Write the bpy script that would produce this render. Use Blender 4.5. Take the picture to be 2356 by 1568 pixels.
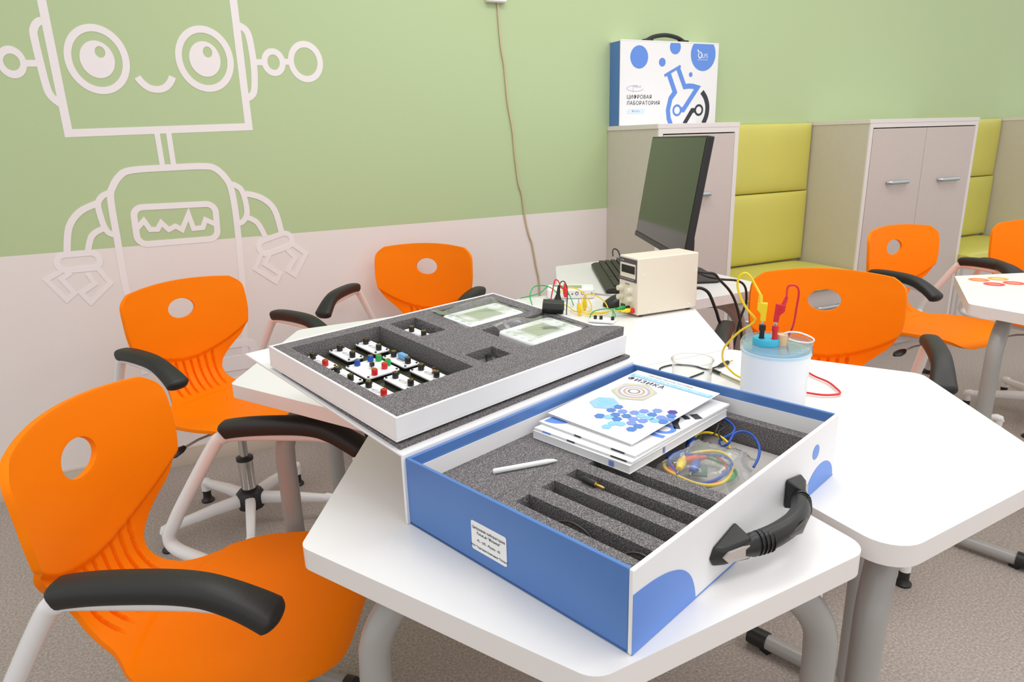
import bpy, bmesh, math, random
from mathutils import Vector, Matrix, Euler
random.seed(7)
SC = bpy.context.scene
COL = SC.collection
for o in list(bpy.data.objects):
    bpy.data.objects.remove(o, do_unlink=True)

# ------------------------------------------------------------------ camera
def cam_matrix(yaw, pitch, roll, loc):
    f = Vector((math.sin(yaw)*math.cos(pitch), math.cos(yaw)*math.cos(pitch), -math.sin(pitch)))
    r = Vector((math.cos(yaw), -math.sin(yaw), 0)); u = r.cross(f)
    r2 = r*math.cos(roll)+u*math.sin(roll); u2 = -r*math.sin(roll)+u*math.cos(roll)
    m = Matrix((r2, u2, -f)).transposed().to_4x4(); m.translation = loc
    return m
cd = bpy.data.cameras.new('camera'); cam = bpy.data.objects.new('camera', cd); COL.objects.link(cam)
cd.sensor_width = 36; cd.lens = 1570/2356*36; cd.clip_start = .02
cam.matrix_world = cam_matrix(math.radians(25.48), math.radians(16.41), math.radians(-1.70), Vector((0, 0, 1.23)))
SC.camera = cam
# ------------------------------------------------------------------ light
w = bpy.data.worlds.new('world'); SC.world = w; w.use_nodes = True
w.node_tree.nodes['Background'].inputs[0].default_value = (1.0, .995, .99, 1)
w.node_tree.nodes['Background'].inputs[1].default_value = .82
def area(name, loc, sx, sy, watt, rot=(0, 0, 0), col=(1, .985, .965)):
    l = bpy.data.lights.new(name, 'AREA'); l.shape = 'RECTANGLE'; l.size = sx; l.size_y = sy; l.energy = watt; l.color = col
    o = bpy.data.objects.new(name, l); COL.objects.link(o); o.location = loc; o.rotation_euler = rot
    return o
for lx, ly, e in ((.9, -.2, 12), (2.7, -.2, 12), (1.1, 1.5, 13), (2.8, 1.3, 9)):
    area('ceiling_panel_light', (lx, ly, 2.85), 1.2, .6, e)
SC.view_settings.view_transform = 'Standard'; SC.view_settings.look = 'None'
SC.view_settings.gamma = 1; SC.view_settings.use_curve_mapping = False
SC.view_settings.exposure = .24
SC.cycles.use_denoising = True
SC.cycles.max_bounces = 8; SC.cycles.transparent_max_bounces = 12

# ------------------------------------------------------------------ materials
def lin(c):
    if isinstance(c, str):
        c = tuple(int(c[i:i+2], 16)/255 for i in (0, 2, 4))
    return tuple(x/12.92 if x <= .04045 else ((x+.055)/1.055)**2.4 for x in c)+(1,)
MATS = {}
def mat(name, col, rough=.5, metal=0, bump=0, bscale=400, var=0, vscale=30, spec=.5, coat=0):
    if name in MATS: return MATS[name]
    m = bpy.data.materials.new(name); m.use_nodes = True; nt = m.node_tree; b = nt.nodes['Principled BSDF']
    c = lin(col); b.inputs['Base Color'].default_value = c
    b.inputs['Roughness'].default_value = rough; b.inputs['Metallic'].default_value = metal
    b.inputs['Specular IOR Level'].default_value = spec; b.inputs['Coat Weight'].default_value = coat
    tc = nt.nodes.new('ShaderNodeTexCoord')
    n = nt.nodes.new('ShaderNodeTexNoise'); n.inputs['Scale'].default_value = vscale; n.inputs['Detail'].default_value = 3
    nt.links.new(tc.outputs['Object'], n.inputs['Vector'])
    mx = nt.nodes.new('ShaderNodeMix'); mx.data_type = 'RGBA'
    k = max(var, .015)
    mx.inputs[6].default_value = tuple(max(0, x*(1-k)) for x in c[:3])+(1,)
    mx.inputs[7].default_value = tuple(min(1, x*(1+k)) for x in c[:3])+(1,)
    nt.links.new(n.outputs['Fac'], mx.inputs[0]); nt.links.new(mx.outputs[2], b.inputs['Base Color'])
    if bump:
        n2 = nt.nodes.new('ShaderNodeTexNoise'); n2.inputs['Scale'].default_value = bscale; n2.inputs['Detail'].default_value = 2
        nt.links.new(tc.outputs['Object'], n2.inputs['Vector'])
        bp = nt.nodes.new('ShaderNodeBump'); bp.inputs['Strength'].default_value = bump; bp.inputs['Distance'].default_value = .001
        nt.links.new(n2.outputs['Fac'], bp.inputs['Height']); nt.links.new(bp.outputs[0], b.inputs['Normal'])
    MATS[name] = m
    return m
def foam_mat(name, c0, c1, c2):
    m = bpy.data.materials.new(name); m.use_nodes = True; nt = m.node_tree; b = nt.nodes['Principled BSDF']
    b.inputs['Roughness'].default_value = .95; b.inputs['Specular IOR Level'].default_value = .1
    tc = nt.nodes.new('ShaderNodeTexCoord')
    n = nt.nodes.new('ShaderNodeTexNoise'); n.inputs['Scale'].default_value = 620; n.inputs['Detail'].default_value = 3
    nt.links.new(tc.outputs['Object'], n.inputs['Vector'])
    r = nt.nodes.new('ShaderNodeValToRGB'); e = r.color_ramp.elements
    e[0].position = .35; e[0].color = lin(c0); e[1].position = .66; e[1].color = lin(c2)
    k = e.new(.52); k.color = lin(c1)
    nt.links.new(n.outputs['Fac'], r.inputs[0]); nt.links.new(r.outputs[0], b.inputs['Base Color'])
    bp = nt.nodes.new('ShaderNodeBump'); bp.inputs['Strength'].default_value = .8; bp.inputs['Distance'].default_value = .0012
    nt.links.new(n.outputs['Fac'], bp.inputs['Height']); nt.links.new(bp.outputs[0], b.inputs['Normal'])
    MATS[name] = m
    return m
def clear_mat(name, tint, gloss, rough=.05, base=0.0, white=(1, 1, 1)):
    """thin clear film: see-through with a milky veil and a sheen"""
    m = bpy.data.materials.new(name); m.use_nodes = True; nt = m.node_tree; nt.nodes.clear()
    out = nt.nodes.new('ShaderNodeOutputMaterial'); t = nt.nodes.new('ShaderNodeBsdfTransparent'); t.inputs[0].default_value = tint+(1,)
    d = nt.nodes.new('ShaderNodeBsdfDiffuse'); d.inputs[0].default_value = white+(1,)
    g = nt.nodes.new('ShaderNodeBsdfGlossy'); g.inputs['Roughness'].default_value = rough
    a = nt.nodes.new('ShaderNodeMixShader'); a.inputs[0].default_value = base
    b = nt.nodes.new('ShaderNodeMixShader')
    lw = nt.nodes.new('ShaderNodeLayerWeight'); lw.inputs[0].default_value = .5; fr = nt.nodes.new('ShaderNodeMath'); fr.operation = 'POWER'; fr.inputs[1].default_value = gloss; nt.links.new(lw.outputs['Facing'], fr.inputs[0])
    tc = nt.nodes.new('ShaderNodeTexCoord'); n = nt.nodes.new('ShaderNodeTexNoise'); n.inputs['Scale'].default_value = 40
    bp = nt.nodes.new('ShaderNodeBump'); bp.inputs['Strength'].default_value = .25; bp.inputs['Distance'].default_value = .002
    nt.links.new(tc.outputs['Object'], n.inputs['Vector']); nt.links.new(n.outputs['Fac'], bp.inputs['Height']); nt.links.new(bp.outputs[0], g.inputs['Normal'])
    nt.links.new(t.outputs[0], a.inputs[1]); nt.links.new(d.outputs[0], a.inputs[2])
    nt.links.new(fr.outputs[0], b.inputs[0]); nt.links.new(a.outputs[0], b.inputs[1]); nt.links.new(g.outputs[0], b.inputs[2])
    nt.links.new(b.outputs[0], out.inputs[0])
    MATS[name] = m
    return m
M_orange = mat('orange_plastic', 'ff8200', .52, bump=.06, bscale=900, var=.01, spec=.13)
M_black = mat('black_plastic', '1d1c1c', .42, bump=.1, bscale=900)
M_arm = mat('armrest_black', '1e1d1c', .5, bump=.25, bscale=500)
M_blackg = mat('black_gloss', '151515', .25)
M_wmetal = mat('white_powder_coat', 'e8e6e6', .3)
M_gmetal = mat('grey_powder_coat', 'a09d99', .28, spec=.5)
M_chrome = mat('chrome', 'd8d8d8', .14, 1)
M_gold = mat('gold_metal', 'd8b060', .25, 1)
M_table = mat('table_laminate', 'e9e7e6', .32, bump=.05, bscale=700, var=.01)
M_edge = mat('table_edge_banding', 'e9e3e0', .4)
M_white = mat('white_card', 'ebeaeb', .45)
M_paper = mat('white_paper', 'eeeeee', .5)
M_blue = mat('blue_card', '4f7abb', .35, var=.03, spec=.5)
M_blue2 = mat('blue_print', '5f8cdc', .4)
M_lblue = mat('light_blue_print', '8ac6ec', .45)
M_hexa = mat('hex_blue', '4f7fc8', .45); M_hexb = mat('hex_periwinkle', '7a92d8', .45); M_hexp = mat('hex_purple', '5a3a9a', .45)
M_ink = mat('dark_ink', '2c3038', .5)
M_inkp = mat('violet_ink', '33245c', .5)
M_greyink = mat('grey_ink', 'a4a2a6', .5)
M_foam = foam_mat('foam_grey', '545153', '716d6e', 'a09b9b')
M_lcd = mat('lcd_green', 'a9b09a', .25)
M_lcdd = mat('lcd_dark', '1c221c', .15)
M_beige = mat('beige_enamel', 'e4dac8', .42)
M_cab = mat('cabinet_beige_laminate', 'cbc4b8', .5, var=.03)
M_door = mat('cabinet_taupe_laminate', 'c6b9b2', .5, var=.03)
M_trim = mat('cabinet_white_trim', 'dfd8d4', .5)
M_lime = mat('lime_leatherette', 'cfc862', .45, bump=.15, bscale=300, var=.04, vscale=8)
M_red = mat('red_plastic', 'd8222a', .4); M_yel = mat('yellow_plastic', 'f3cf10', .4); M_grn = mat('green_plastic', '20a850', .4)
M_blu = mat('blue_plastic', '1c4fae', .4); M_cyan = mat('cyan_plastic', '38b4d4', .4)
M_cork = mat('cork', 'dcb890', .8, var=.1, vscale=120)
M_copper = mat('copper_wire', 'd08a60', .35, .6)
M_sock = mat('socket_white', 'f0eeee', .35)
M_tan = mat('tan_cable', 'cdb898', .5)
M_cloth = mat('grey_lining', 'b2aca8', .9, bump=.3, bscale=300)
M_mural = mat('mural_white_vinyl', 'f0e8e8', .5)
M_base = mat('baseboard_tan', 'c2b4a4', .5)
M_film = clear_mat('plastic_film', (.96, .975, .97), 2.6, .10, .10, (.9, .92, .91))
M_glass = clear_mat('beaker_glass', (.985, .99, .99), 3.2, .02, .0)
M_lid = clear_mat('lid_clear_blue', (.88, .955, .985), 3.0, .05, .08, (.80, .91, .99))
M_jar = mat('milky_plastic', 'eef1f6', .35)
M_screen = mat('screen_black', '2a2d28', .12, spec=.5)

# ------------------------------------------------------------------ mesh helpers
def V(*a): return Vector(a)
class MB:
    def __init__(s, mtx=None): s.v = []; s.f = []; s.m = mtx or Matrix.Identity(4)
    def add(s, vs, fs):
        k = len(s.v); s.v += [tuple(s.m @ Vector(p)) for p in vs]; s.f += [tuple(i+k for i in f) for f in fs]; return s
    def box(s, a, b, mtx=None):
        x0, y0, z0 = a; x1, y1, z1 = b
        vs = [(x0, y0, z0), (x1, y0, z0), (x1, y1, z0), (x0, y1, z0), (x0, y0, z1), (x1, y0, z1), (x1, y1, z1), (x0, y1, z1)]
        if mtx: vs = [tuple(mtx @ Vector(p)) for p in vs]
        return s.add(vs, [(3, 2, 1, 0), (4, 5, 6, 7), (0, 1, 5, 4), (1, 2, 6, 5), (2, 3, 7, 6), (3, 0, 4, 7)])
    def prism(s, poly, z0, z1, fn=None):
        a = sum(poly[i][0]*poly[(i+1) % len(poly)][1]-poly[(i+1) % len(poly)][0]*poly[i][1] for i in range(len(poly)))
        if a < 0: poly = poly[::-1]
        n = len(poly); vs = [(x, y, z0) for x, y in poly]+[(x, y, z1) for x, y in poly]
        if fn: vs = [fn(*p) for p in vs]
        return s.add(vs, [tuple(range(n-1, -1, -1)), tuple(range(n, 2*n))]+[(i, (i+1) % n, n+(i+1) % n, n+i) for i in range(n)])
    def ring(s, outer, inner, z0, z1, fn=None):
        n = len(outer); P = [(x, y, z) for z in (z0, z1) for lst in (outer, inner) for x, y in lst]
        if fn: P = [fn(*p) for p in P]
        f = []
        for i in range(n):
            j = (i+1) % n
            f += [(2*n+i, 2*n+j, 3*n+j, 3*n+i), (i, n+i, n+j, j), (i, j, 2*n+j, 2*n+i), (n+j, n+i, 3*n+i, 3*n+j)]
        return s.add(P, f)
    def tube(s, path, r, n=10, closed=False, up=None, sq=None):
        path = [Vector(p) for p in path]; k = len(path)
        rs = r if isinstance(r, list) else [r]*k
        prev = Vector(up) if up else None; vs = []
        for i, p in enumerate(path):
            if closed: t = path[(i+1) % k]-path[i-1]
            else: t = path[min(i+1, k-1)]-path[max(i-1, 0)]
            t.normalize()
            if prev is None: prev = t.orthogonal()
            b = t.cross(prev)
            if b.length < 1e-6: b = t.orthogonal()
            b.normalize(); a = b.cross(t); a.normalize()
            if not up: prev = a
            ra, rb = rs[i] if isinstance(rs[i], tuple) else (rs[i], rs[i])
            for j in range(n):
                an = 2*math.pi*j/n; ca, sa = math.cos(an), math.sin(an)
                if sq: ca = math.copysign(abs(ca)**sq, ca); sa = math.copysign(abs(sa)**sq, sa)
                vs.append(tuple(p+a*ra*ca+b*rb*sa))
        fs = []
        for i in range(k if closed else k-1):
            for j in range(n):
                i2 = (i+1) % k; fs.append((i*n+j, i*n+(j+1) % n, i2*n+(j+1) % n, i2*n+j))
        if not closed: fs += [tuple(range(n-1, -1, -1)), tuple((k-1)*n+j for j in range(n))]
        return s.add(vs, fs)
    def lathe(s, prof, n=32, c=(0, 0, 0), closed=False):
        vs = [(c[0]+r*math.cos(2*math.pi*j/n), c[1]+r*math.sin(2*math.pi*j/n), c[2]+z) for r, z in prof for j in range(n)]
        k = len(prof); fs = []
        for i in range(k if closed else k-1):
            for j in range(n):
                i2 = (i+1) % k; fs.append((i*n+j, i*n+(j+1) % n, i2*n+(j+1) % n, i2*n+j))
        if not closed: fs += [tuple(range(n-1, -1, -1)), tuple((k-1)*n+j for j in range(n))]
        return s.add(vs, fs)
    def cyl(s, a, b, r, n=16, r2=None): return s.tube([a, b], [r, r if r2 is None else r2], n)
    def mesh(s, name):
        me = bpy.data.meshes.new(name); me.from_pydata(s.v, [], s.f); me.validate(); return me
    def build(s, name, m, parent=None, smooth=False, bevel=0, seg=2, kind=None, label=None):
        o = bpy.data.objects.new(name, s.mesh(name)); COL.objects.link(o); o.data.materials.append(m)
        if parent: o.parent = parent
        if bevel:
            b = o.modifiers.new('bevel', 'BEVEL'); b.width = bevel; b.segments = seg; b.limit_method = 'ANGLE'; b.angle_limit = math.radians(40)
        if smooth or bevel:
            for p in o.data.polygons: p.use_smooth = True
            try: o.data.set_sharp_from_angle(angle=math.radians(45))
            except Exception: pass
        if kind: o['kind'] = kind
        if label: o['label'] = label
        return o
def tag(o, label, cat, group=None):
    o['label'] = label; o['category'] = cat
    if group: o['group'] = group
    return o
def thing(name, label, cat, loc=(0, 0, 0), rot=(0, 0, 0), group=None):
    o = bpy.data.objects.new(name, None); COL.objects.link(o); o.location = loc; o.rotation_euler = rot; o.empty_display_size = .05
    return tag(o, label, cat, group)
def struct(o): o['kind'] = 'structure'; return o
def dup(root, loc, rz, label):
    r = root.copy(); COL.objects.link(r); r.location = loc; r.rotation_euler = (0, 0, rz); r['label'] = label
    for ch in list(root.children):
        c = ch.copy(); COL.objects.link(c); c.parent = r
        for g in list(ch.children):
            d = g.copy(); COL.objects.link(d); d.parent = c
    return r
def spline(pts, n=6, closed=False):
    pts = [Vector(p) for p in pts]; k = len(pts); out = []
    rng = range(k) if closed else range(k-1)
    for i in rng:
        if closed: a, b, c, d = pts[i-1], pts[i], pts[(i+1) % k], pts[(i+2) % k]
        else: a, b, c, d = pts[max(i-1, 0)], pts[i], pts[i+1], pts[min(i+2, k-1)]
        for j in range(n):
            t = j/n
            out.append(.5*((2*b)+(c-a)*t+(2*a-5*b+4*c-d)*t*t+(3*b-a-3*c+d)*t**3))
    if not closed: out.append(pts[-1])
    return out
def circle(cx, cy, rx, ry=None, n=40): return [(cx+rx*math.cos(2*math.pi*i/n), cy+(ry or rx)*math.sin(2*math.pi*i/n)) for i in range(n)]
def rrect(x0, y0, x1, y1, r, n=6):
    out = []
    for cx, cy, a0 in ((x1-r, y1-r, 0), (x0+r, y1-r, 90), (x0+r, y0+r, 180), (x1-r, y0+r, 270)):
        out += [(cx+r*math.cos(math.radians(a0+90*i/n)), cy+r*math.sin(math.radians(a0+90*i/n))) for i in range(n+1)]
    return out
def rpoly(poly, rad, n=7):
    """round the corners of a polygon"""
    out = []; k = len(poly)
    rads = rad if isinstance(rad, (list, tuple)) else [rad]*k
    for i in range(k):
        p = Vector(poly[i]); a = (Vector(poly[i-1])-p).normalized(); b = (Vector(poly[(i+1) % k])-p).normalized(); r = rads[i]
        ang = a.angle(b); d = r/math.tan(ang/2); bis = (a+b).normalized(); c = p+bis*(r/math.sin(ang/2))
        s0 = p+a*d-c; s1 = p+b*d-c
        a0 = math.atan2(s0.y, s0.x); a1 = math.atan2(s1.y, s1.x); da = (a1-a0+math.pi) % (2*math.pi)-math.pi
        out += [(c.x+r*math.cos(a0+da*j/n), c.y+r*math.sin(a0+da*j/n)) for j in range(n+1)]
    return out
def stroke(pts, wd, closed=False):
    """mitred ribbon outline of a polyline -> list of quads"""
    P = [Vector((p[0], p[1])) for p in pts]; k = len(P); L = []; Rr = []
    for i in range(k):
        if closed: d0 = (P[i]-P[i-1]).normalized(); d1 = (P[(i+1) % k]-P[i]).normalized()
        else:
            d0 = (P[i]-P[i-1]).normalized() if i else (P[1]-P[0]).normalized(); d1 = (P[i+1]-P[i]).normalized() if i < k-1 else d0
        t = (d0+d1)
        if t.length < 1e-6: t = d0
        t.normalize(); nrm = Vector((-t.y, t.x)); c = max(.35, nrm.dot(Vector((-d0.y, d0.x))))
        L.append(P[i]+nrm*wd/2/c); Rr.append(P[i]-nrm*wd/2/c)
    return L, Rr
def add_stroke(mb, pts, wd, z0, z1, fn=None, closed=False):
    L, Rr = stroke(pts, wd, closed)
    if closed: mb.ring([tuple(p) for p in L], [tuple(p) for p in Rr], z0, z1, fn)
    else: 
        n = len(L)
        for i in range(n-1):
            mb.prism([tuple(Rr[i]), tuple(Rr[i+1]), tuple(L[i+1]), tuple(L[i])], z0, z1, fn)
    return mb
def text(name, s, size, m, parent, mtx, align='LEFT', spacing=1.0):
    cu = bpy.data.curves.new(name, 'FONT'); cu.body = s; cu.size = size; cu.align_x = align; cu.extrude = .0001; cu.space_character = spacing; cu.resolution_u = 2
    t = bpy.data.objects.new(name, cu); COL.objects.link(t)
    bpy.context.view_layer.update()
    me = bpy.data.meshes.new_from_object(t.evaluated_get(bpy.context.evaluated_depsgraph_get()))
    bpy.data.objects.remove(t); bpy.data.curves.remove(cu)
    me.materials.clear(); me.materials.append(m)
    o = bpy.data.objects.new(name, me); COL.objects.link(o); o.parent = parent; o.matrix_local = mtx
    return o
def frame(o, x, y): 
    """matrix with local X axis x, Y axis y at origin o"""
    x = Vector(x).normalized(); y = Vector(y).normalized(); z = x.cross(y)
    m = Matrix((x, y, z)).transposed().to_4x4(); m.translation = Vector(o); return m
def sm(t): t = max(0, min(1, t)); return t*t*(3-2*t)

# ================================================================== SETTING
WY = 2.88
def wall_material():
    m = bpy.data.materials.new('painted_wall'); m.use_nodes = True; nt = m.node_tree; b = nt.nodes['Principled BSDF']; b.inputs['Roughness'].default_value = .55
    tc = nt.nodes.new('ShaderNodeTexCoord'); sx = nt.nodes.new('ShaderNodeSeparateXYZ'); nt.links.new(tc.outputs['Object'], sx.inputs[0])
    lt = nt.nodes.new('ShaderNodeMath'); lt.operation = 'GREATER_THAN'; lt.inputs[1].default_value = .893; nt.links.new(sx.outputs['Z'], lt.inputs[0])
    mx = nt.nodes.new('ShaderNodeMix'); mx.data_type = 'RGBA'; nt.links.new(lt.outputs[0], mx.inputs[0])
    mx.inputs[6].default_value = lin('e9e0dc'); mx.inputs[7].default_value = lin('b6c898')
    n = nt.nodes.new('ShaderNodeTexNoise'); n.inputs['Scale'].default_value = 260; nt.links.new(tc.outputs['Object'], n.inputs['Vector'])
    bp = nt.nodes.new('ShaderNodeBump'); bp.inputs['Strength'].default_value = .12; bp.inputs['Distance'].default_value = .002
    nt.links.new(n.outputs['Fac'], bp.inputs['Height']); nt.links.new(bp.outputs[0], b.inputs['Normal']); nt.links.new(mx.outputs[2], b.inputs['Base Color'])
    return m
struct(MB().box((-4, WY, 0), (9, WY+.12, 2.95)).build('wall_back', wall_material()))
def floor_material():
    m = bpy.data.materials.new('speckled_floor'); m.use_nodes = True; nt = m.node_tree; b = nt.nodes['Principled BSDF']; b.inputs['Roughness'].default_value = .75
    tc = nt.nodes.new('ShaderNodeTexCoord'); n = nt.nodes.new('ShaderNodeTexNoise'); n.inputs['Scale'].default_value = 160; n.inputs['Detail'].default_value = 5; n.inputs['Roughness'].default_value = .7
    nt.links.new(tc.outputs['Object'], n.inputs['Vector'])
    r = nt.nodes.new('ShaderNodeValToRGB'); e = r.color_ramp.elements
    e[0].position = .3; e[0].color = lin('857b75'); e[1].position = .7; e[1].color = lin('c2b7b0'); k = e.new(.5); k.color = lin('a1968e')
    nt.links.new(n.outputs['Fac'], r.inputs[0]); nt.links.new(r.outputs[0], b.inputs['Base Color'])
    return m
struct(MB().box((-4, -3, -.1), (9, WY, 0)).build('floor', floor_material()))
bb = MB().prism([(0, 0), (-.016, 0), (-.016, .05), (-.010, .062), (-.010, .068), (0, .072)], -4, 1.915, lambda a, b, c: (c, WY+a, b)).build('baseboard_back', M_base, smooth=True); struct(bb)

# ------------------------------------------------------------------ robot mural on the wall
def onwall(a, b, c): return (a, WY-c, b)
MLAY = [0]
def mz():
    MLAY[0] += 1; return .0008+.00004*MLAY[0]
mur = thing('robot_mural', 'large white line drawing of a smiling robot stuck on the green and beige wall', 'mural', (0, 0, 0))
def mstroke(name, pts, wd=.0245, closed=False, smooth=0):
    if smooth: pts = [(p[0], p[1]) for p in spline([(a, b, 0) for a, b in pts], smooth, closed)]
    return add_stroke(MB(), pts, wd, .0002, mz(), onwall, closed).build(name, M_mural, mur)
mstroke('head_outline', [(-.297, 2.05), (-.297, 1.295), (.292, 1.306), (.298, 2.05), ], .026, True)
mstroke('ear', [(-.297, 1.650), (-.318, 1.647), (-.335, 1.625), (-.339, 1.591), (-.334, 1.455), (-.325, 1.415), (-.300, 1.388)], .023, smooth=4)
mstroke('ear', [(.298, 1.662), (.325, 1.645), (.335, 1.610), (.338, 1.522), (.330, 1.445), (.317, 1.418), (.292, 1.405)], .023, smooth=4)
for nm, pts in (('antenna_rod', [(-.335, 1.519), (-.380, 1.518)]), ('antenna_rod', [(.332, 1.535), (.376, 1.535)]), ('antenna_rod', [(.446, 1.538), (.472, 1.539)])):
    mstroke(nm, pts, .021)
def mring(name, cx, cz, ro, ri):
    return MB().ring(circle(cx, cz, *ro, n=56), circle(cx, cz, *ri, n=56), .0002, mz(), onwall).build(name, M_mural, mur)
mring('antenna_ball', -.416, 1.521, (.041, .050), (.023, .026)); mring('antenna_ball', .410, 1.536, (.043, .049), (.022, .027)); mring('antenna_ball', .529, 1.540, (.065, .074), (.044, .051))
for ex, ez in ((-.169, 1.534), (.172, 1.542)):
    mring('eye_ring', ex, ez, (.097, .112), (.075, .0885))
    mb = MB(); n = 48
    po = circle(ex, ez, .052, .060, n); pi = circle(ex+.012, ez+.024, .0155, .0185, n)
    mb.ring(po, pi, .0002, mz(), onwall).build('pupil', M_mural, mur)
mstroke('smile', [(-.056, 1.479), (-.044, 1.460), (-.024, 1.443), (0, 1.438), (.024, 1.443), (.044, 1.460), (.056, 1.481)], .023, smooth=3)
mstroke('neck', [(-.024, 1.288), (-.024, 1.172)], .018); mstroke('neck', [(.014, 1.290), (.013, 1.174)], .018)
mstroke('body_outline', [(-.205, .40), (-.214, .75), (-.212, .92), (-.209, 1.064), (-.197, 1.106), (-.167, 1.146), (-.126, 1.164), (0, 1.168), (.114, 1.168), (.154, 1.157), (.184, 1.122), (.199, 1.077), (.202, .963), (.193, .744), (.183, .62), (.16, .40)], .023, smooth=4)
mstroke('chest_screen', rpoly([(-.144, 1.032), (.134, 1.029), (.126, .897), (-.149, .897)][::-1], .032), .022, True)
mstroke('chest_wave', [(-.147, .952), (-.116, .983), (-.100, .949), (-.076, .948), (-.060, .971), (-.039, .944), (-.014, .955), (.006, .940), (.036, .995), (.046, .941), (.078, .942), (.092, .971), (.128, .949)], .018)
mstroke('shoulder', [(-.211, 1.089), (-.235, 1.077), (-.251, 1.053), (-.251, 1.018), (-.246, .975), (-.235, .949), (-.215, .938)], .020, smooth=4)
mstroke('arm_line', [(-.252, 1.055), (-.311, 1.029), (-.354, .976), (-.376, .886)], .022, smooth=5); mstroke('arm_line', [(-.247, .966), (-.289, .942), (-.314, .880)], .020, smooth=5)
mstroke('hand', rrect(-.412, .826, -.280, .882, .027), .020, True)
mstroke('claw', [(-.405, .825), (-.455, .800), (-.406, .720), (-.379, .742), (-.409, .797), (-.376, .818)], .016); mstroke('claw', [(-.290, .822), (-.260, .766), (-.334, .701), (-.358, .740), (-.310, .769), (-.326, .810)], .016)
mstroke('shoulder', [(.203, 1.099), (.232, 1.079), (.243, 1.037), (.243, .983), (.225, .955), (.202, .946)], .020, smooth=4)
mstroke('arm_line', [(.247, 1.060), (.304, 1.040), (.347, .991), (.364, .893)], .022, smooth=5); mstroke('arm_line', [(.243, .969), (.277, .945), (.300, .888)], .020, smooth=5)
mstroke('hand', [(p[0]*.96-p[1]*.27+.335, p[0]*.27+p[1]*.96+.858) for p in rrect(-.066, -.028, .066, .028, .027)], .020, True)
mstroke('claw', [(.277, .826), (.246, .765), (.319, .703), (.338, .734), (.285, .780), (.308, .820)], .016); mstroke('claw', [(.400, .850), (.448, .806), (.396, .722), (.370, .745), (.405, .794), (.377, .830)], .016)
mstroke('foot', rrect(.05, .405, .20, .47, .03), .03, True); mstroke('foot', rrect(.03, .31, .22, .38, .03), .04, True)

# ------------------------------------------------------------------ wall socket and its cable
so = thing('wall_socket', 'white surface mounted socket box high on the green wall', 'socket', (1.338, WY, 1.79))
MB().box((-.045, -.030, -.004), (.045, -.0005, .09)).build('box', M_sock, so, bevel=.006)
MB().box((-.030, -.034, .02), (.030, -.0305, .08)).build('face_plate', M_sock, so, bevel=.002)
tag(MB().tube(spline([(x, WY-.006, z) for x, z in ((1.35, 1.80), (1.352, 1.723), (1.360, 1.612), (1.372, 1.542), (1.378, 1.462), (1.385, 1.381), (1.404, 1.270), (1.413, 1.157), (1.427, 1.040), (1.444, .981), (1.456, .880), (1.475, .797), (1.490, .755), (1.509, .649), (1.525, .561), (1.528, .40), (1.52, .2), (1.53, .08))], 5), .0042, 8).build('wall_cable', M_tan, smooth=True), 'thin tan cable hanging down the green wall from the socket', 'cable')

# ------------------------------------------------------------------ cabinets and sofas along the wall
CF, CT = 2.49, 1.278     # cabinet front plane, top
def handle_bar(parent, x0, x1, z, y):
    mb = MB().tube(spline([(x0+.004, y-.006, z), (x0+.012, y-.022, z), (x0+.03, y-.027, z), (x1-.03, y-.027, z), (x1-.012, y-.022, z), (x1-.004, y-.006, z)], 4), [(.010, .006)]*21, 10, up=(0, 0, 1))
    mb.cyl((x0+.012, y, z), (x0+.012, y-.018, z), .006, 8).cyl((x1-.012, y, z), (x1-.012, y-.018, z), .006, 8)
    return mb.build('handle', MATS['brushed_nickel'], parent, smooth=True, label='brushed metal bow handle')
mat('brushed_nickel', 'b9c2c6', .3, .85)
def cabinet(x0, x1, doors, label, handles):
    t = thing('tall_cabinet', label, 'cabinet', (x0, CF, 0), group='cabinets along the wall'); W = x1-x0; Dp = WY-CF-.002
    MB().box((0, .006, .06), (.018, Dp, CT-.02)).build('side_panel', M_cab, t); MB().box((W-.018, .006, .06), (W, Dp, CT-.02)).build('side_panel', M_cab, t)
    MB().box((.018, Dp-.006, .06), (W-.018, Dp, CT-.02)).build('back_panel', M_cab, t)
    MB().box((-.004, -.002, CT-.02), (W+.004, Dp, CT)).build('top_panel', M_trim, t, bevel=.001)
    MB().box((.018, .006, .06), (W-.018, Dp-.006, .08)).build('bottom_panel', M_cab, t)
    MB().box((.01, .03, 0), (W-.01, Dp-.02, .06)).build('plinth', M_door, t)
    MB().box((0, -.002, .06), (.024, .006, CT-.0205)).build('front_edge', M_trim, t); MB().box((W-.024, -.002, .06), (W, .006, CT-.0205)).build('front_edge', M_trim, t)
    MB().box((.024, -.002, CT-.042), (W-.024, .006, CT-.0205)).build('front_edge', M_trim, t)
    dw = (W-.048-.003*(doors+1))/doors
    for i in range(doors):
        a = .024+.003+i*(dw+.003)
        d = MB().box((a, -.004, .064), (a+dw, .014, CT-.047)).build('door', M_door, t, bevel=.001)
        h = handles[i]
        handle_bar(d, h[0]-x0, h[1]-x0, h[2], -.004)
    return t
cabinet(1.915, 2.371, 1, 'narrow single door cabinet beside the robot wall with a case standing on top', [(2.07, 2.212, .968)])
cabinet(3.254, 4.153, 2, 'wide double door taupe cabinet between the two lime green sofas', [(3.420, 3.586, .953), (3.846, 4.020, .948)])
cabinet(5.005, 5.90, 2, 'beige cabinet side panel at the right edge beyond the second lime sofa', [(5.1, 5.26, .95), (5.6, 5.76, .95)])
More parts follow.
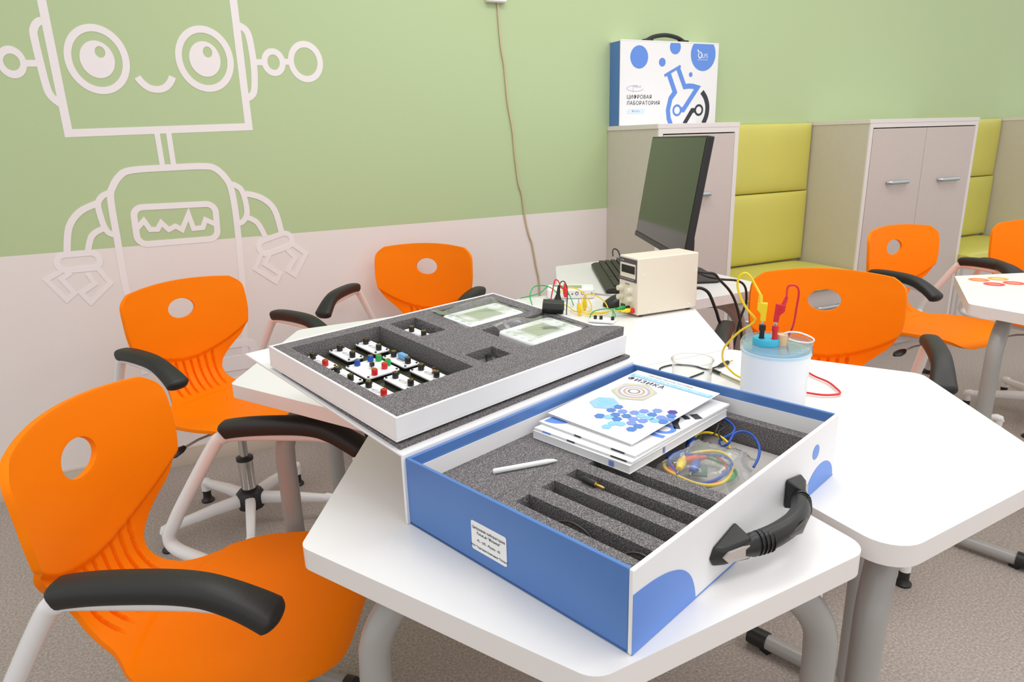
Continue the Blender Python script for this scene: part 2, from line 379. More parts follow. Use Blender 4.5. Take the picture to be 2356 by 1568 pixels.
def cushion(name, x0, x1, y0, y1, z0, z1, parent, axis):
    """puffed block: the front (axis y) or top (axis z) face bulges"""
    n = 10; vs = []; fs = []
    mb = MB()
    def pt(u, v, k):
        e = 1-min(1, max(abs(2*u-1), 0))**6; g = 1-abs(2*v-1)**6
        puff = (e*g)**.5
        if axis == 'y': return (x0+(x1-x0)*u, (y0+.022*(1-puff)) if k else y1, z0+(z1-z0)*v)
        return (x0+(x1-x0)*u, y0+(y1-y0)*v, (z1-.022*(1-puff)) if k else z0)
    us = [0, .01, .03, .07, .15, .3, .5, .7, .85, .93, .97, .99, 1]; m = len(us)
    for k in (1, 0):
        for v in us:
            for u in us: vs.append(pt(u, v, k))
    flip = axis == 'z'
    for k in (0, 1):
        for i in range(m-1):
            for j in range(m-1):
                q = (k*m*m+i*m+j, k*m*m+i*m+j+1, k*m*m+(i+1)*m+j+1, k*m*m+(i+1)*m+j); fs.append(q if k == 0 else q[::-1])
    N = m*m
    for i in range(m-1):
        for a, b in ((i, i+1), ((m-1)*m+i+1, (m-1)*m+i), ((i+1)*m, i*m), (i*m+m-1, (i+1)*m+m-1)): fs.append((a+N, b+N, b, a))
    mb.add(vs, fs)
    return mb.build(name, M_lime, parent, smooth=True)
def sofa(x0, x1, label):
    t = thing('bench_sofa', label, 'sofa', (x0, CF, 0), group='lime sofas between the cabinets'); W = x1-x0; B = WY-CF
    cushion('back_cushion', .004, W-.004, B-.055, B-.004, .910, CT-.005, t, 'y')
    cushion('back_cushion', .004, W-.004, B-.060, B-.004, .520, .906, t, 'y')
    cushion('seat_cushion', .004, W-.004, -.055, B-.004, .435, .517, t, 'z')
    MB().box((.004, -.02, .02), (W-.004, B-.004, .434)).build('base', M_trim, t)
    for i in (0, 1):
        a = .010+i*(W-.014)/2; dr = MB().box((a, -.038, .05), (a+(W-.024)/2, -.0205, .428)).build('drawer', mat('drawer_grey', 'c9c2be', .5), t, bevel=.001)
        c = a+(W-.024)/4+(-.09 if i == 0 else -.01); handle_bar(dr, c-.08, c+.09, .334, -.038)
    for a in (.05, W-.09): MB().box((a, .0, 0), (a+.04, .04, .02)).build('foot', M_black, t)
sofa(2.376, 3.249, 'lime green two seat wall sofa nearest the monitor')
sofa(4.158, 5.000, 'lime green wall sofa at the right edge beyond the wide cabinet')

# ================================================================== TABLES
def table(label, poly, rad, legs, z=.75, th=.030):
    xs = [p[0] for p in poly]; ys = [p[1] for p in poly]; cx, cy = sum(xs)/len(xs), sum(ys)/len(ys)
    t = thing('modular_table', label, 'table', (cx, cy, 0), group='white modular tables')
    P = rpoly([(x-cx, y-cy) for x, y in poly], rad)
    MB().prism(P, z-.0012, z).build('tabletop', M_table, t)
    MB().prism(P, z-th, z-.0012).build('edge_banding', M_edge, t, smooth=True)
    zt = z-th-.021
    for x, y, dx, dy, rx, ry in legs:
        x -= cx; y -= cy; d = Vector((dx, dy)).normalized(); r = .0205
        path = [(x, y, .03), (x, y, zt-.12)]
        for i in range(1, 9):
            a = math.pi/2*i/8; path.append((x+d.x*.10*(1-math.cos(a)), y+d.y*.10*(1-math.cos(a)), zt-.10+.10*math.sin(a)))
        path.append((x+d.x*.22, y+d.y*.22, zt))
        lg = MB().tube(path, r, 16).build('leg', M_gmetal, t, smooth=True)
        e = Vector((rx-cx-x, ry-cy-y))
        MB().tube([(x-e.x*.08, y-e.y*.08, .026), (x+e.x*.86, y+e.y*.86, .026)], .019, 14).build('foot_runner', M_gmetal, lg, smooth=True)
        q = Vector((x, y))+e*.80; q2 = Vector((x, y))+e
        MB().tube([(q.x, q.y, .027), (q2.x, q2.y, .027)], .0225, 14).box((q.x-.012, q.y-.012, 0), (q.x+.012, q.y+.012, .02)).build('foot_cap', M_black, lg, smooth=True)
    # support beam under the top
    (ax, ay), (bx, by) = [(legs[i][0]-cx, legs[i][1]-cy) for i in (0, 1)]
    MB().tube([(ax*.6, ay*.6, zt+.003), (bx*.6, by*.6, zt+.003)], .016, 8).build('support_beam', M_gmetal, t, smooth=True)
    return t
T2 = [(.7015, .434), (1.100, .462), (1.313, .822), (1.104, 1.1465), (.7015, 1.1470)]
T3 = [(.265, 1.1485), (.6935, 1.1485), (.6935, 1.878), (.250, 1.876), (.047, 1.495)]
T4 = [(.6945, 1.1485), (1.106, 1.1482), (1.312, 1.52), (1.11, 1.878), (.6945, 1.878)]
T5 = [(1.318, 1.572), (1.700, 1.580), (1.705, 2.315), (1.301, 2.312), (1.096, 1.940)]
table('white table in the foreground under the open blue case', [(.283, .435), (.684, .457), (.684, 1.1470), (.273, 1.1470), (.076, .793)], [.03, .030, .012, .012, .022],
      [(.140, .727, 1, .1, .25, .95), (.655, .487, -1, .5, .655, .72), (.60, 1.05, -1, -.4, .60, .80)])
table('white table on the right carrying the milky jar', T2, [.045, .03, .03, .02, .012],
      [(.735, .480, 1, .5, .735, .72), (1.210, .828, -1, 0, 1.135, 1.045), (.79, 1.05, 1, -.4, .79, .80)])
table('white table at back left under the foam tray end', T3, [.012, .012, .02, .03, .02],
      [(.130, 1.415, 1, .2, .205, 1.335), (.62, 1.79, -1, -.4, .62, 1.55), (.30, 1.80, .5, -1, .2, 1.65)])
table('white table carrying the beige power supply', T4, [.012, .02, .03, .02, .012],
      [(1.235, 1.51, -1, 0, 1.15, 1.32), (.76, 1.79, 1, -.4, .76, 1.55), (1.06, 1.79, -.5, -1, 1.15, 1.65)])
table('white table carrying the keyboard and the monitor', T5, [.025, .03, .02, .02, .02],
      [(1.17, 1.93, 1, 0, 1.28, 2.12), (1.63, 2.23, -1, -.5, 1.63, 2.0), (1.63, 1.65, -1, .5, 1.63, 1.88)])
fr = table('white table with round orange and red stickers at the right edge', [(1.966, 1.127), (1.985, .725), (2.70, .80), (2.695, 1.235), (2.312, 1.386)], [.02, .02, .02, .02, .02],
      [(1.995, 1.055, .9, .3, 2.045, .885), (2.6, 1.15, -1, -.4, 2.5, 1.0), (2.6, .88, -1, .3, 2.4, .9)])
for i, (x, y, m) in enumerate(((2.311, 1.306, 'f08040'), (2.375, 1.284, 'f2a84a'), (2.282, 1.242, 'e8484a'), (2.346, 1.220, 'ec5a4a'))):
    mb = MB().ring(circle(x-fr.location.x, y-fr.location.y, .029, n=32), circle(x-fr.location.x, y-fr.location.y, .0175, n=32), .7502, .7507)
    st = mb.build('round_sticker', mat('sticker_'+m, m, .5), fr)
    MB().prism(circle(x-fr.location.x, y-fr.location.y, .0172, n=32), .7502, .7506).build('sticker_centre', mat('sticker_mid_'+m, {'f08040': 'f6a070', 'f2a84a': 'f8c878', 'e8484a': 'f07878', 'ec5a4a': 'f08870'}[m], .5), st)

# ================================================================== CHAIRS
def chair_shell():
    prof = spline([(.200, .402, 0), (.197, .418, 0), (.183, .432, 0), (.15, .440, 0), (.08, .438, 0), (0, .432, 0), (-.08, .433, 0), (-.145, .444, 0), (-.193, .466, 0), (-.222, .503, 0), (-.233, .55, 0), (-.237, .60, 0), (-.240, .66, 0), (-.246, .733, 0), (-.252, .79, 0), (-.256, .832, 0)], 12)
    L = [0]
    for a, b in zip(prof, prof[1:]): L.append(L[-1]+(b-a).length)
    NS, NT = 126, 140; tot = L[-1]
    def at(l):
        i = 0
        while i < len(L)-2 and L[i+1] < l: i += 1
        t = (l-L[i])/(L[i+1]-L[i]); p = prof[i].lerp(prof[i+1], t); d = (prof[i+1]-prof[i]).normalized(); return p, d
    LS = next(L[i] for i in range(len(L)) if prof[i].x < -.01)
    def width(l, p):
        y, z = p.x, p.y
        if l < tot*.5 and y > -.16:      # seat
            if y > -.01:
                q = max(0, min(1, (LS-l)/(LS+.0015))); return .224*(1-q**3.0)**(1/3.0)
            k = [(-.17, .116), (-.14, .142), (-.12, .165), (-.09, .193), (-.06, .212), (-.03, .222), (0, .224)]
            x = y
        else:
            k = [(.44, .128), (.47, .106), (.50, .100), (.53, .110), (.57, .143), (.61, .180), (.65, .202), (.70, .209), (.76, .209), (.80, .2065), (.815, .201), (.826, .188), (.832, .172)]
            x = z
        if x <= k[0][0]: return k[0][1]
        for (a, wa), (b, wb) in zip(k, k[1:]):
            if x <= b: return wa+(wb-wa)*sm((x-a)/(b-a)) if False else wa+(wb-wa)*(x-a)/(b-a)
        return k[-1][1]
    ls = [tot*i/NS for i in range(NS+1)]
    ws = [width(l, at(l)[0]) for l in ls]
    for _ in range(3): ws = [ws[0]]+[(ws[i-1]+2*ws[i]+ws[i+1])/4 for i in range(1, NS)]+[ws[-1]]
    lh = next(l for l in ls if at(l)[0].y > .733 and l > tot*.5)
    HX, HL = .046, .033
    # parameter grid with the hole border snapped
    grid = [[[ws[i]*(2*j/NT-1), ls[i]] for j in range(NT+1)] for i in range(NS+1)]
    rho = lambda x, l: math.hypot(x/HX, (l-lh)/HL)
    keep = {}
    for i in range(NS):
        for j in range(NT):
            c = [sum(grid[a][b][q] for a in (i, i+1) for b in (j, j+1))/4 for q in (0, 1)]
            keep[i, j] = rho(*c) > 1
    for i in range(1, NS):
        for j in range(1, NT):
            k = [keep[i-1, j-1], keep[i-1, j], keep[i, j-1], keep[i, j]]
            if any(k) and not all(k):
                x, l = grid[i][j]; r = max(rho(x, l), .2); grid[i][j] = [x/r, lh+(l-lh)/r]
    ribs = [(.026*k) for k in range(-3, 4)]
    vs = []
    for i in range(NS+1):
        for j in range(NT+1):
            x, l = grid[i][j]; p, d = at(l); y, z = p.x, p.y
            n = Vector((d.y, -d.x))
            back = sm((z-.46)/.16) if y < -.1 else 0
            q = (x/.2)**2
            off = 0
            if y < -.1:
                zc = .560+.085*q
                off += .0080*sm((z-zc)/.006)
            if z < .5: off += .0045*sm((y+.150-.05*q)/.008)
            if y < -.10:      # rib grooves between seat and back pads
                g = min(abs(x-r) for r in ribs); lo = sm((z-.450)/.012); hi = 1-sm((z-(.548+.085*q))/.008)
                if abs(x) < .088: off -= .0100*lo*hi*(1-sm((g-.0028)/.0018))
            y2 = y+n.x*off+back*q*.050; z2 = z+n.y*off+(1-sm((z-.44)/.05))*.010*q*(1 if y < .15 else 1)
            z2 -= sm((z-.76)/.06)*.016*q
            vs.append((x, y2, z2))
    N = NT+1
    fs = [(i*N+j, i*N+j+1, (i+1)*N+j+1, (i+1)*N+j) for i in range(NS) for j in range(NT) if keep[i, j]]
    me = bpy.data.meshes.new('seat_shell'); me.from_pydata(vs, [], fs)
    bm = bmesh.new(); bm.from_mesh(me)
    bmesh.ops.delete(bm, geom=[v for v in bm.verts if not v.link_faces], context='VERTS')
    bmesh.ops.recalc_face_normals(bm, faces=bm.faces[:])
    c = [f for f in bm.faces if f.calc_center_median().y > 0 and abs(f.calc_center_median().x) < .05]
    if c and c[len(c)//2].normal.z < 0: bmesh.ops.reverse_faces(bm, faces=bm.faces[:])
    bm.to_mesh(me); bm.free()
    o = bpy.data.objects.new('tmp', me); COL.objects.link(o)
    s = o.modifiers.new('s', 'SOLIDIFY'); s.thickness = .011; s.offset = -1
    b = o.modifiers.new('b', 'BEVEL'); b.width = .0042; b.segments = 3; b.limit_method = 'ANGLE'; b.angle_limit = math.radians(62)
    bpy.context.view_layer.update()
    me2 = bpy.data.meshes.new_from_object(o.evaluated_get(bpy.context.evaluated_depsgraph_get())); bpy.data.objects.remove(o)
    me2.materials.clear(); me2.materials.append(M_orange)
    for p in me2.polygons: p.use_smooth = True
    return me2
def make_chair(label):
    t = thing('swivel_chair', label, 'chair', group='orange classroom chairs')
    o = bpy.data.objects.new('seat_shell', chair_shell()); COL.objects.link(o); o.parent = t
    for s in (1, -1):
        path = spline([(s*x, y, z) for x, y, z in ((.02, .02, .402), (.10, -.02, .400), (.185, -.14, .400), (.235, -.238, .405), (.250, -.262, .425), (.2545, -.246, .462), (.258, -.215, .515), (.265, -.140, .632), (.2665, -.118, .651), (.267, -.085, .657), (.267, .06, .653), (.267, .11, .646))], 6)
        af = MB().tube(path, .0142, 12).build('arm_tube', M_wmetal, t, smooth=True)
        pp = spline([(s*.267, -.116, .664), (s*.267, -.104, .670), (s*.267, -.05, .675), (s*.267, .03, .675), (s*.267, .080, .669), (s*.266, .115, .656), (s*.264, .145, .639), (s*.263, .167, .624), (s*.263, .177, .616)], 5)
        k = len(pp); rr = []
        for i in range(k):
            f = min(1, i/4, (k-1-i)/5); f = max(.05, f)**.45
            g = 1+.28*sm((i/k-.5)/.4)
            rr.append((.0185*f, .0245*f*g))
        MB().tube(pp, rr, 18, up=(0, 0, 1), sq=.72).build('armrest', M_arm, t, smooth=True)
    MB().box((-.10, -.11, .396), (.10, .11, .412)).build('seat_plate', M_wmetal, t, bevel=.004)
    MB().box((-.055, -.09, .372), (.055, .09, .396)).build('tilt_mechanism', M_wmetal, t, bevel=.006)
    lv = MB().tube([(.04, .03, .384), (.16, .03, .382), (.215, .03, .372)], .004, 8).build('height_lever', M_gmetal, t, smooth=True)
    MB().tube([(.205, .03, .375), (.22, .03, .371), (.245, .03, .364), (.262, .03, .360)], [(.006, .008), (.009, .018), (.009, .020), (.004, .008)], 12, up=(0, 0, 1)).build('lever_paddle', M_black, lv, smooth=True)
    MB().cyl((-.04, .085, .38), (-.072, .10, .38), .014, 12).build('tension_knob', M_black, t, smooth=True)
    gl = MB().lathe([(.0135, .245), (.0135, .372)], 20).build('gas_rod', M_chrome, t, smooth=True)
    MB().lathe([(.0245, .125), (.0245, .238)], 24).build('gas_sleeve', M_chrome, t, smooth=True)
    MB().lathe([(.020, .236), (.0275, .237), (.0275, .247), (.016, .251)], 24).build('sleeve_collar', M_black, t, smooth=True)
    MB().lathe([(.036, .056), (.044, .062), (.044, .115), (.034, .125), (.027, .127), (.027, .133), (.02, .133)], 10).build('base_hub', M_black, t, smooth=True)
    for i in range(5):
        a = 2*math.pi*i/5+.96; c, s = math.cos(a), math.sin(a)
        m = Matrix.Rotation(a, 4, 'Z')
        mb = MB(m).tube([(.035, 0, .092), (.12, 0, .090), (.255, 0, .078)], [(.021, .0165), (.018, .015), (.012, .0125)], 12, up=(0, 0, 1), sq=.5)
        mb.tube([(.245, 0, .079), (.258, 0, .080), (.274, 0, .076), (.284, 0, .066)], [.0135, .0165, .0155, .006], 14)
        mb.cyl((.268, 0, .072), (.268, 0, .045), .0155, 16)
        lg = mb.build('base_leg', M_wmetal, t, smooth=True)
        MB(m).lathe([(.022, 0), (.0225, .006), (.016, .012), (.014, .022), (.0145, .045), (.010, .047)], 20, (.268, 0, 0)).build('glide', M_black, lg, smooth=True)
    return t
R = math.radians
ch = make_chair('large orange chair in the left foreground, cut by the picture edge')
ch.location = (.002, 1.16, 0); ch.rotation_euler = (0, 0, R(-116.6))
dup(ch, (.080, 2.268, 0), R(-150.9), 'orange chair below the robot drawing, next to the wall').scale.z = .982
dup(ch, (.741, 2.497, 0), R(139.6), 'orange chair behind the foam tray, left of the hanging wall cable')
c4_ = dup(ch, (1.544, 1.248, 0), R(131.6), 'orange chair behind the milky jar with the clear lid')
for q in c4_.children:
    if q.name.startswith('base_leg'): q.rotation_euler.z = R(-30)
dup(ch, (2.753, 1.695, 0), R(-183), 'orange chair in front of the wide double door cabinet')
dup(ch, (3.25, 1.50, 0), R(146), 'orange chair cut off by the right edge of the picture')

# ================================================================== OPEN CASE (local: x along the handle side, y away from it)
CL, CW, CH = .497, .346, .095
CASE_LOC = (.328, .450, .75); CASE_RZ = 1.905-math.pi/2
case = thing('lab_case', 'open blue and white carrying case with dark foam on the front table', 'case', CASE_LOC, (0, 0, CASE_RZ))
MB().box((0, 0, .0005), (CL, CW, .004)).build('bottom_panel', M_blue, case)
p1 = MB().box((0, .0005, .0005), (.005, CW, CH)).build('side_panel', M_blue, case, bevel=.0008)
MB().box((CL-.005, .0005, .0005), (CL, CW, CH)).build('side_panel', M_blue, case, bevel=.0008)
MB().box((.005, CW-.005, .004), (CL-.005, CW, CH)).build('rear_panel', M_blue, case, bevel=.0008)
hp = MB().box((0, -.005, .0005), (CL, .0003, CH)).build('front_panel', M_white, case, bevel=.0012)
# inner white lining below the blue band
MB().box((.0052, .0003, .004), (.0068, CW-.005, .080)).box((CL-.0068, .0003, .004), (CL-.0052, CW-.005, .080)).box((.0068, CW-.0068, .004), (CL-.0068, CW-.0052, .080)).build('inner_lining', M_white, case)
# blue print on the front panel
def onfront(a, b, c): return (a, -.0052-c, b)
def clip_circle(cx, cz, r, x0, x1, z0, z1, n=72):
    return [(min(x1, max(x0, x)), min(z1, max(z0, z))) for x, z in circle(cx, cz, r, r, n)]
def dedupe(P):
    out = []
    for p in P:
        if not out or (abs(p[0]-out[-1][0])+abs(p[1]-out[-1][1])) > 1e-6: out.append(p)
    if abs(out[0][0]-out[-1][0])+abs(out[0][1]-out[-1][1]) < 1e-6: out.pop()
    return out
def half(cx, r, x0=0.0, rz=None):
    rz = rz or r
    P = [(cx+r*math.cos(a*math.pi/40), .0008+rz*math.sin(a*math.pi/40)) for a in range(41)]
    return dedupe([(max(x0, x), z) for x, z in P]) if x0 is not None else P
lo = [(p[0], p[1]) for p in spline([(.117, .0008, 0), (.113, .018, 0), (.104, .036, 0), (.088, .051, 0), (.066, .061, 0), (.042, .0665, 0), (.02, .0685, 0), (.0002, .069, 0)], 4)]
MB().prism([(0.0002, .0008)]+lo, 0, .0004, onfront).build('printed_circle', M_blue2, hp)
MB().prism([(.4955, .0008)]+[(x, z) for x, z in half(.446, .0475, None, .037)], 0, .0004, onfront).build('printed_circle', M_blue2, hp)
MB().prism(circle(.423, .063, .0105, .0105), 0, .0004, onfront).build('printed_circle', M_blue2, hp)
MB().box((0, -.0053, .0005), (CL, -.0049, .0022)).build('printed_edge_line', M_blue2, hp)
# handle
hd = MB().tube(spline([(.185, -.020, .036), (.205, -.030, .038), (.230, -.040, .041), (.262, -.044, .042), (.294, -.040, .041), (.320, -.030, .038), (.340, -.020, .036)], 6), [(.0125, .0105)]*4+[(.0145, .0115)]*29+[(.0125, .0105)]*4, 18, up=(0, 0, 1)).build('handle', M_black, case, smooth=True, label='black curved carrying handle')
for x in (.203, .208, .213, .218, .308, .313, .318, .323):
    yy = -.044+.024*((x-.262)/.077)**2
    s = -1 if x < .262 else 1; d = Vector((1, .026*2*(x-.262)/.077**2, 0)).normalized()*.0008; c = Vector((x, yy-.0005, .0385))
    MB().tube([c-d, c+d], (.0150, .0122) and [(.0150, .0122)]*2, 18, up=(0, 0, 1)).build('grip_ring', M_blackg, hd, smooth=True)
MB().tube([(.235, -.0520, .041), (.262, -.0560, .042), (.289, -.0520, .041)], [(.002, .001), (.008, .002), (.002, .001)], 12, up=(0, 0, 1)).build('grip_inlay', mat('grip_grey', '4a4846', .4), hd, smooth=True)
for s in (-1, 1):
    f = lambda x, y, z: (.262+s*x, y, z)
    mb = MB(); vs = [f(*p) for p in ((.066, -.0055, .018), (.066, -.0055, .060), (.114, -.0055, .050), (.122, -.0055, .037), (.114, -.0055, .024), (.070, -.030, .023), (.070, -.030, .050), (.106, -.017, .046), (.113, -.013, .037), (.106, -.017, .028))]
    fs = [(4, 3, 2, 1, 0), (5, 6, 7, 8, 9), (0, 1, 6, 5), (1, 2, 7, 6), (2, 3, 8, 7), (3, 4, 9, 8), (4, 0, 5, 9)]
    mb.add(vs, fs if s > 0 else [q[::-1] for q in fs]); mo = mb.build('handle_mount', M_black, case, bevel=.003)
    mb = MB(); vs = [f(*p) for p in ((.076, -.0290, .028), (.076, -.0290, .044), (.103, -.0190, .043), (.109, -.0160, .037), (.103, -.0190, .030))]
    mb.add(vs, [(0, 1, 2, 3, 4)] if s > 0 else [(4, 3, 2, 1, 0)]); ip = mb.build('mount_inlay', mat('inlay_silver', 'b8aea8', .35), mo)
    so_ = ip.modifiers.new('s', 'SOLIDIFY'); so_.thickness = .003; so_.offset = 0
# label sticker on the blue side
def onside(a, b, c): return (-c, a, b)
lb = MB().prism(rrect(.164, .0195, .2225, .0575, .003), .0002, .0007, onside).build('side_label', M_paper, case)
fm = lambda a, b: frame((-.0009, a, b), (0, -1, 0), (0, 0, 1))
for s_, z_, sz in (('Цифровая лаборатория', .0480, .0048), ('PolusLab "Физика"', .0418, .0048), ('PL - LFS - Physics - 03', .0325, .0043), ('ООО "Торговая Компания "Полюс"', .0238, .0037)):
    text('label_text', s_, sz, M_ink, lb, fm(.1932, z_), 'CENTER')
# foam insert with slots (height field)
def heightfield(xs, ys, rects, ztop, zbot, dz=None):
    """solid block with rectangular pockets; rects = (x0,x1,y0,y1,zfloor)"""
    X = sorted(set(xs+[a for r in rects for a in r[:2]])); Y = sorted(set(ys+[a for r in rects for a in r[2:4]]))
    def h(i, j):
        cx = (X[i]+X[i+1])/2; cy = (Y[j]+Y[j+1])/2
        for r in rects:
            if r[0] < cx < r[1] and r[2] < cy < r[3]: return r[4]
        return None
    def tz(x, y): return ztop+(dz(x, y) if dz else 0)
    mb = MB(); nx, ny = len(X)-1, len(Y)-1
    H = [[h(i, j) for j in range(ny)] for i in range(nx)]
    zz = lambda hh, x, y: tz(x, y) if hh is None else hh
    for i in range(nx):
        for j in range(ny):
            x0, x1, y0, y1 = X[i], X[i+1], Y[j], Y[j+1]; hh = H[i][j]
            mb.add([(x0, y0, zz(hh, x0, y0)), (x1, y0, zz(hh, x1, y0)), (x1, y1, zz(hh, x1, y1)), (x0, y1, zz(hh, x0, y1))], [(0, 1, 2, 3)])
            for (ii, jj, a, b) in ((i+1, j, (x1, y0), (x1, y1)), (i, j+1, (x1, y1), (x0, y1))):
                if ii < nx and jj < ny and H[ii][jj] != hh:
                    g = H[ii][jj]
                    q = [(a[0], a[1], zz(hh, *a)), (b[0], b[1], zz(hh, *b)), (b[0], b[1], zz(g, *b)), (a[0], a[1], zz(g, *a))]
                    mb.add(q, [(3, 2, 1, 0)])
    for i in range(nx):
        for y, j in ((Y[0], 0), (Y[-1], ny-1)):
            a, b = X[i], X[i+1]; mb.add([(a, y, zbot), (b, y, zbot), (b, y, zz(H[i][j], b, y)), (a, y, zz(H[i][j], a, y))], [(0, 1, 2, 3) if j == 0 else (3, 2, 1, 0)])
    for j in range(ny):
        for x, i in ((X[0], 0), (X[-1], nx-1)):
            a, b = Y[j], Y[j+1]; mb.add([(x, a, zbot), (x, b, zbot), (x, b, zz(H[i][j], x, b)), (x, a, zz(H[i][j], x, a))], [(3, 2, 1, 0) if i == 0 else (0, 1, 2, 3)])
    mb.add([(X[0], Y[0], zbot), (X[0], Y[-1], zbot), (X[-1], Y[-1], zbot), (X[-1], Y[0], zbot)], [(0, 1, 2, 3)])
    return mb
slots = [(.065, .089, .016, .214, .012), (.113, .137, .016, .214, .012), (.158, .181, .016, .213, .012), (.203, .226, .016, .211, .012), (.250, .471, .016, .222, .012)]
scores = [(.040, .120, .3270, .3276, .054), (.048, .0486, .237, .327, .054), (.048, .090, .2364, .237, .054), (.245, .2456, .224, .330, .054), (.125, .245, .3290, .3296, .054)]
fo = heightfield([.0070, CL-.0070], [.0008, CW-.0070], slots+scores, .056, .0045).build('foam_insert', M_foam, case)
# hinge spine, lid and its foam pad
MB().box((-.004, CW+.0005, .0005), (CL+.002, CW+.0045, .0995)).build('lid_spine', M_white, case, bevel=.001)
th = math.atan2(.047, .437)
lm_ = Matrix.Translation((0, CW+.0006, .1000)) @ Matrix.Rotation(th, 4, 'X')
MB(lm_).box((-.004, 0, -.0035), (CL+.002, .440, 0)).build('lid_panel', M_white, case, bevel=.001)
MB(lm_).box((.002, .012, .0004), (CL+.006, .325, .0052)).build('lid_foam_pad', M_foam, case)

CM = Matrix.Translation(CASE_LOC) @ Matrix.Rotation(CASE_RZ, 4, 'Z')
def cw(x, y, z): return tuple(CM @ Vector((x, y, z)))
CR = (0, 0, CASE_RZ)
# ------------------------------------------------------------------ things lying in the case
pen = thing('stylus_pen', 'white plastic stylus lying on the dark foam of the case', 'pen', cw(.137, .266, .0595), (0, 0, CASE_RZ+math.atan2(-.040, .081)))
MB().tube([(-.046, 0, .0003), (-.044, 0, .0003), (.030, 0, .0003), (.040, 0, 0), (.046, 0, -.001)], [.0022, .0036, .0036, .0026, .0008], 14).build('barrel', M_paper, pen, smooth=True)
MB().box((-.046, -.0022, -.0032), (-.034, .0022, .0015)).build('clip_end', M_paper, pen, bevel=.001)
jk = thing('audio_jack_plug', 'black and gold jack plug lying across the foam slots', 'plug', cw(.158, .170, .0605), (0, 0, CASE_RZ-math.pi/2-.06))
MB().tube([(-.018, 0, 0), (-.012, 0, 0), (.006, 0, 0), (.0075, 0, 0)], [.0018, .0042, .0044, .0036], 14).build('grip', M_black, jk, smooth=True)
MB().tube([(.0075, 0, 0), (.009, 0, 0), (.0091, 0, 0), (.019, 0, 0), (.0205, 0, 0), (.022, 0, 0)], [.0034, .0034, .0018, .0018, .0012, .0006], 12).build('contact_pin', M_gold, jk, smooth=True)
tag(MB().tube([cw(*p) for p in spline([(.076, .175, .034), (.080, .155, .046), (.083, .135, .049), (.082, .110, .042), (.074, .098, .024)], 6)], .0016, 8).build('thin_black_wire', mat('wire_dark', '3a3630', .4), smooth=True), 'thin black wire arching inside the long slot, farther from the handle', 'wire')
tag(MB().tube([cw(*p) for p in spline([(.070, .080, .024), (.078, .060, .045), (.083, .045, .050), (.084, .028, .046), (.078, .020, .028)], 6)], .0016, 8).build('thin_black_wire', MATS['wire_dark'], smooth=True), 'thin black wire arching inside the long slot next to the white handle side', 'wire')
tag(MB(CM).box((.2515, .0175, .0125), (.4695, .220, .020)).build('grey_cloth_pouch', M_cloth, bevel=.004), 'flat grey cloth pouch at the bottom of the case compartment', 'pouch')
# books: bottom book, two magazines, top booklet; booklet frame: X = -y(case), Y = +x(case)
def book(name, label, x0, x1, y0, y1, z0, z1, rz=0, cover=None):
    c = ((x0+x1)/2, (y0+y1)/2, z0)
    t = thing(name, label, 'book', cw(*c), (0, 0, CASE_RZ+rz)); hx, hy, h = (x1-x0)/2, (y1-y0)/2, z1-z0
    MB().box((-hx+.001, -hy+.001, .0008), (hx-.001, hy-.0005, h-.0008)).build('pages', M_paper, t)
    MB().box((-hx, -hy, 0), (hx, hy, .0007)).build('back_cover', M_white, t)
    fc = MB().box((-hx, -hy, h-.0007), (hx, hy, h)).build('front_cover', M_white, t)
    MB().box((-hx, hy-.0004, .0007), (hx, hy, h-.0007)).build('spine', M_white, t)
    return t, fc, h
bk, f1, h1 = book('lab_manual', 'thick white manual at the bottom of the book stack in the case', .214, .472, .151, .324, .0565, .0685)
MB().box((-.1291, -.06, .002), (-.1287, -.052, .0095)).build('printed_mark', M_hexb, bk)
MB().box((-.05, -.0867, .002), (-.046, -.0863, .0105)).build('printed_mark', M_hexb, bk)
b2, f2, h2 = book('magazine', 'white magazine lying directly on the thick manual', .218, .476, .153, .326, .0688, .0718, .012)
MB().box((-.1292, -.078, .0003), (-.1289, -.052, .0028)).build('printed_mark', M_ink, b2)
MB().box((-.1292, .01, .0003), (-.1289, .024, .0028)).build('printed_mark', M_ink, b2)
MB().box((-.1292, .055, .0003), (-.1289, .07, .0028)).build('printed_mark', M_blue2, b2)
b3, f3, h3 = book('magazine', 'white magazine with flask logo parts showing under the top booklet', .232, .480, .153, .328, .0722, .0752, -.015)
MB().box((-.1243, -.07, .0003), (-.1239, -.048, .0028)).build('printed_mark', M_ink, b3)
MB().box((-.1243, .006, .0003), (-.1239, .018, .0028)).build('printed_mark', M_ink, b3)
def flat(c, d=.0003): return lambda a, b, z: (a, b, c+z)
add_stroke(MB(), [(-.012, -.080), (.004, -.066), (.018, -.060)], .009, h3, h3+.0004).build('printed_flask', M_ink, f3)
add_stroke(MB(), [(p[0], p[1]) for p in spline([(.018, -.060, 0), (.030, -.050, 0), (.034, -.062, 0), (.028, -.072, 0)], 5)], .009, h3, h3+.0004).build('printed_flask', M_ink, f3)
add_stroke(MB(), [(.040, -.084), (.050, -.068)], .012, h3, h3+.0004).build('printed_flask', M_ink, f3)
MB().ring(circle(-.024, -.066, .017, n=28), circle(-.024, -.066, .0095, n=28), h3, h3+.0004).build('printed_flask', M_blue2, f3)
add_stroke(MB(), [(p[0], p[1]) for p in spline([(-.046, -.055, 0), (-.050, -.068, 0), (-.048, -.082, 0)], 5)], .009, h3, h3+.0004).build('printed_flask', M_blue2, f3)
MB().prism([(x, y) for x, y in circle(-.088, .078, .030, n=40) if y < .086 and x > -.1235], h3, h3+.0004).build('printed_circle', M_blue2, f3)
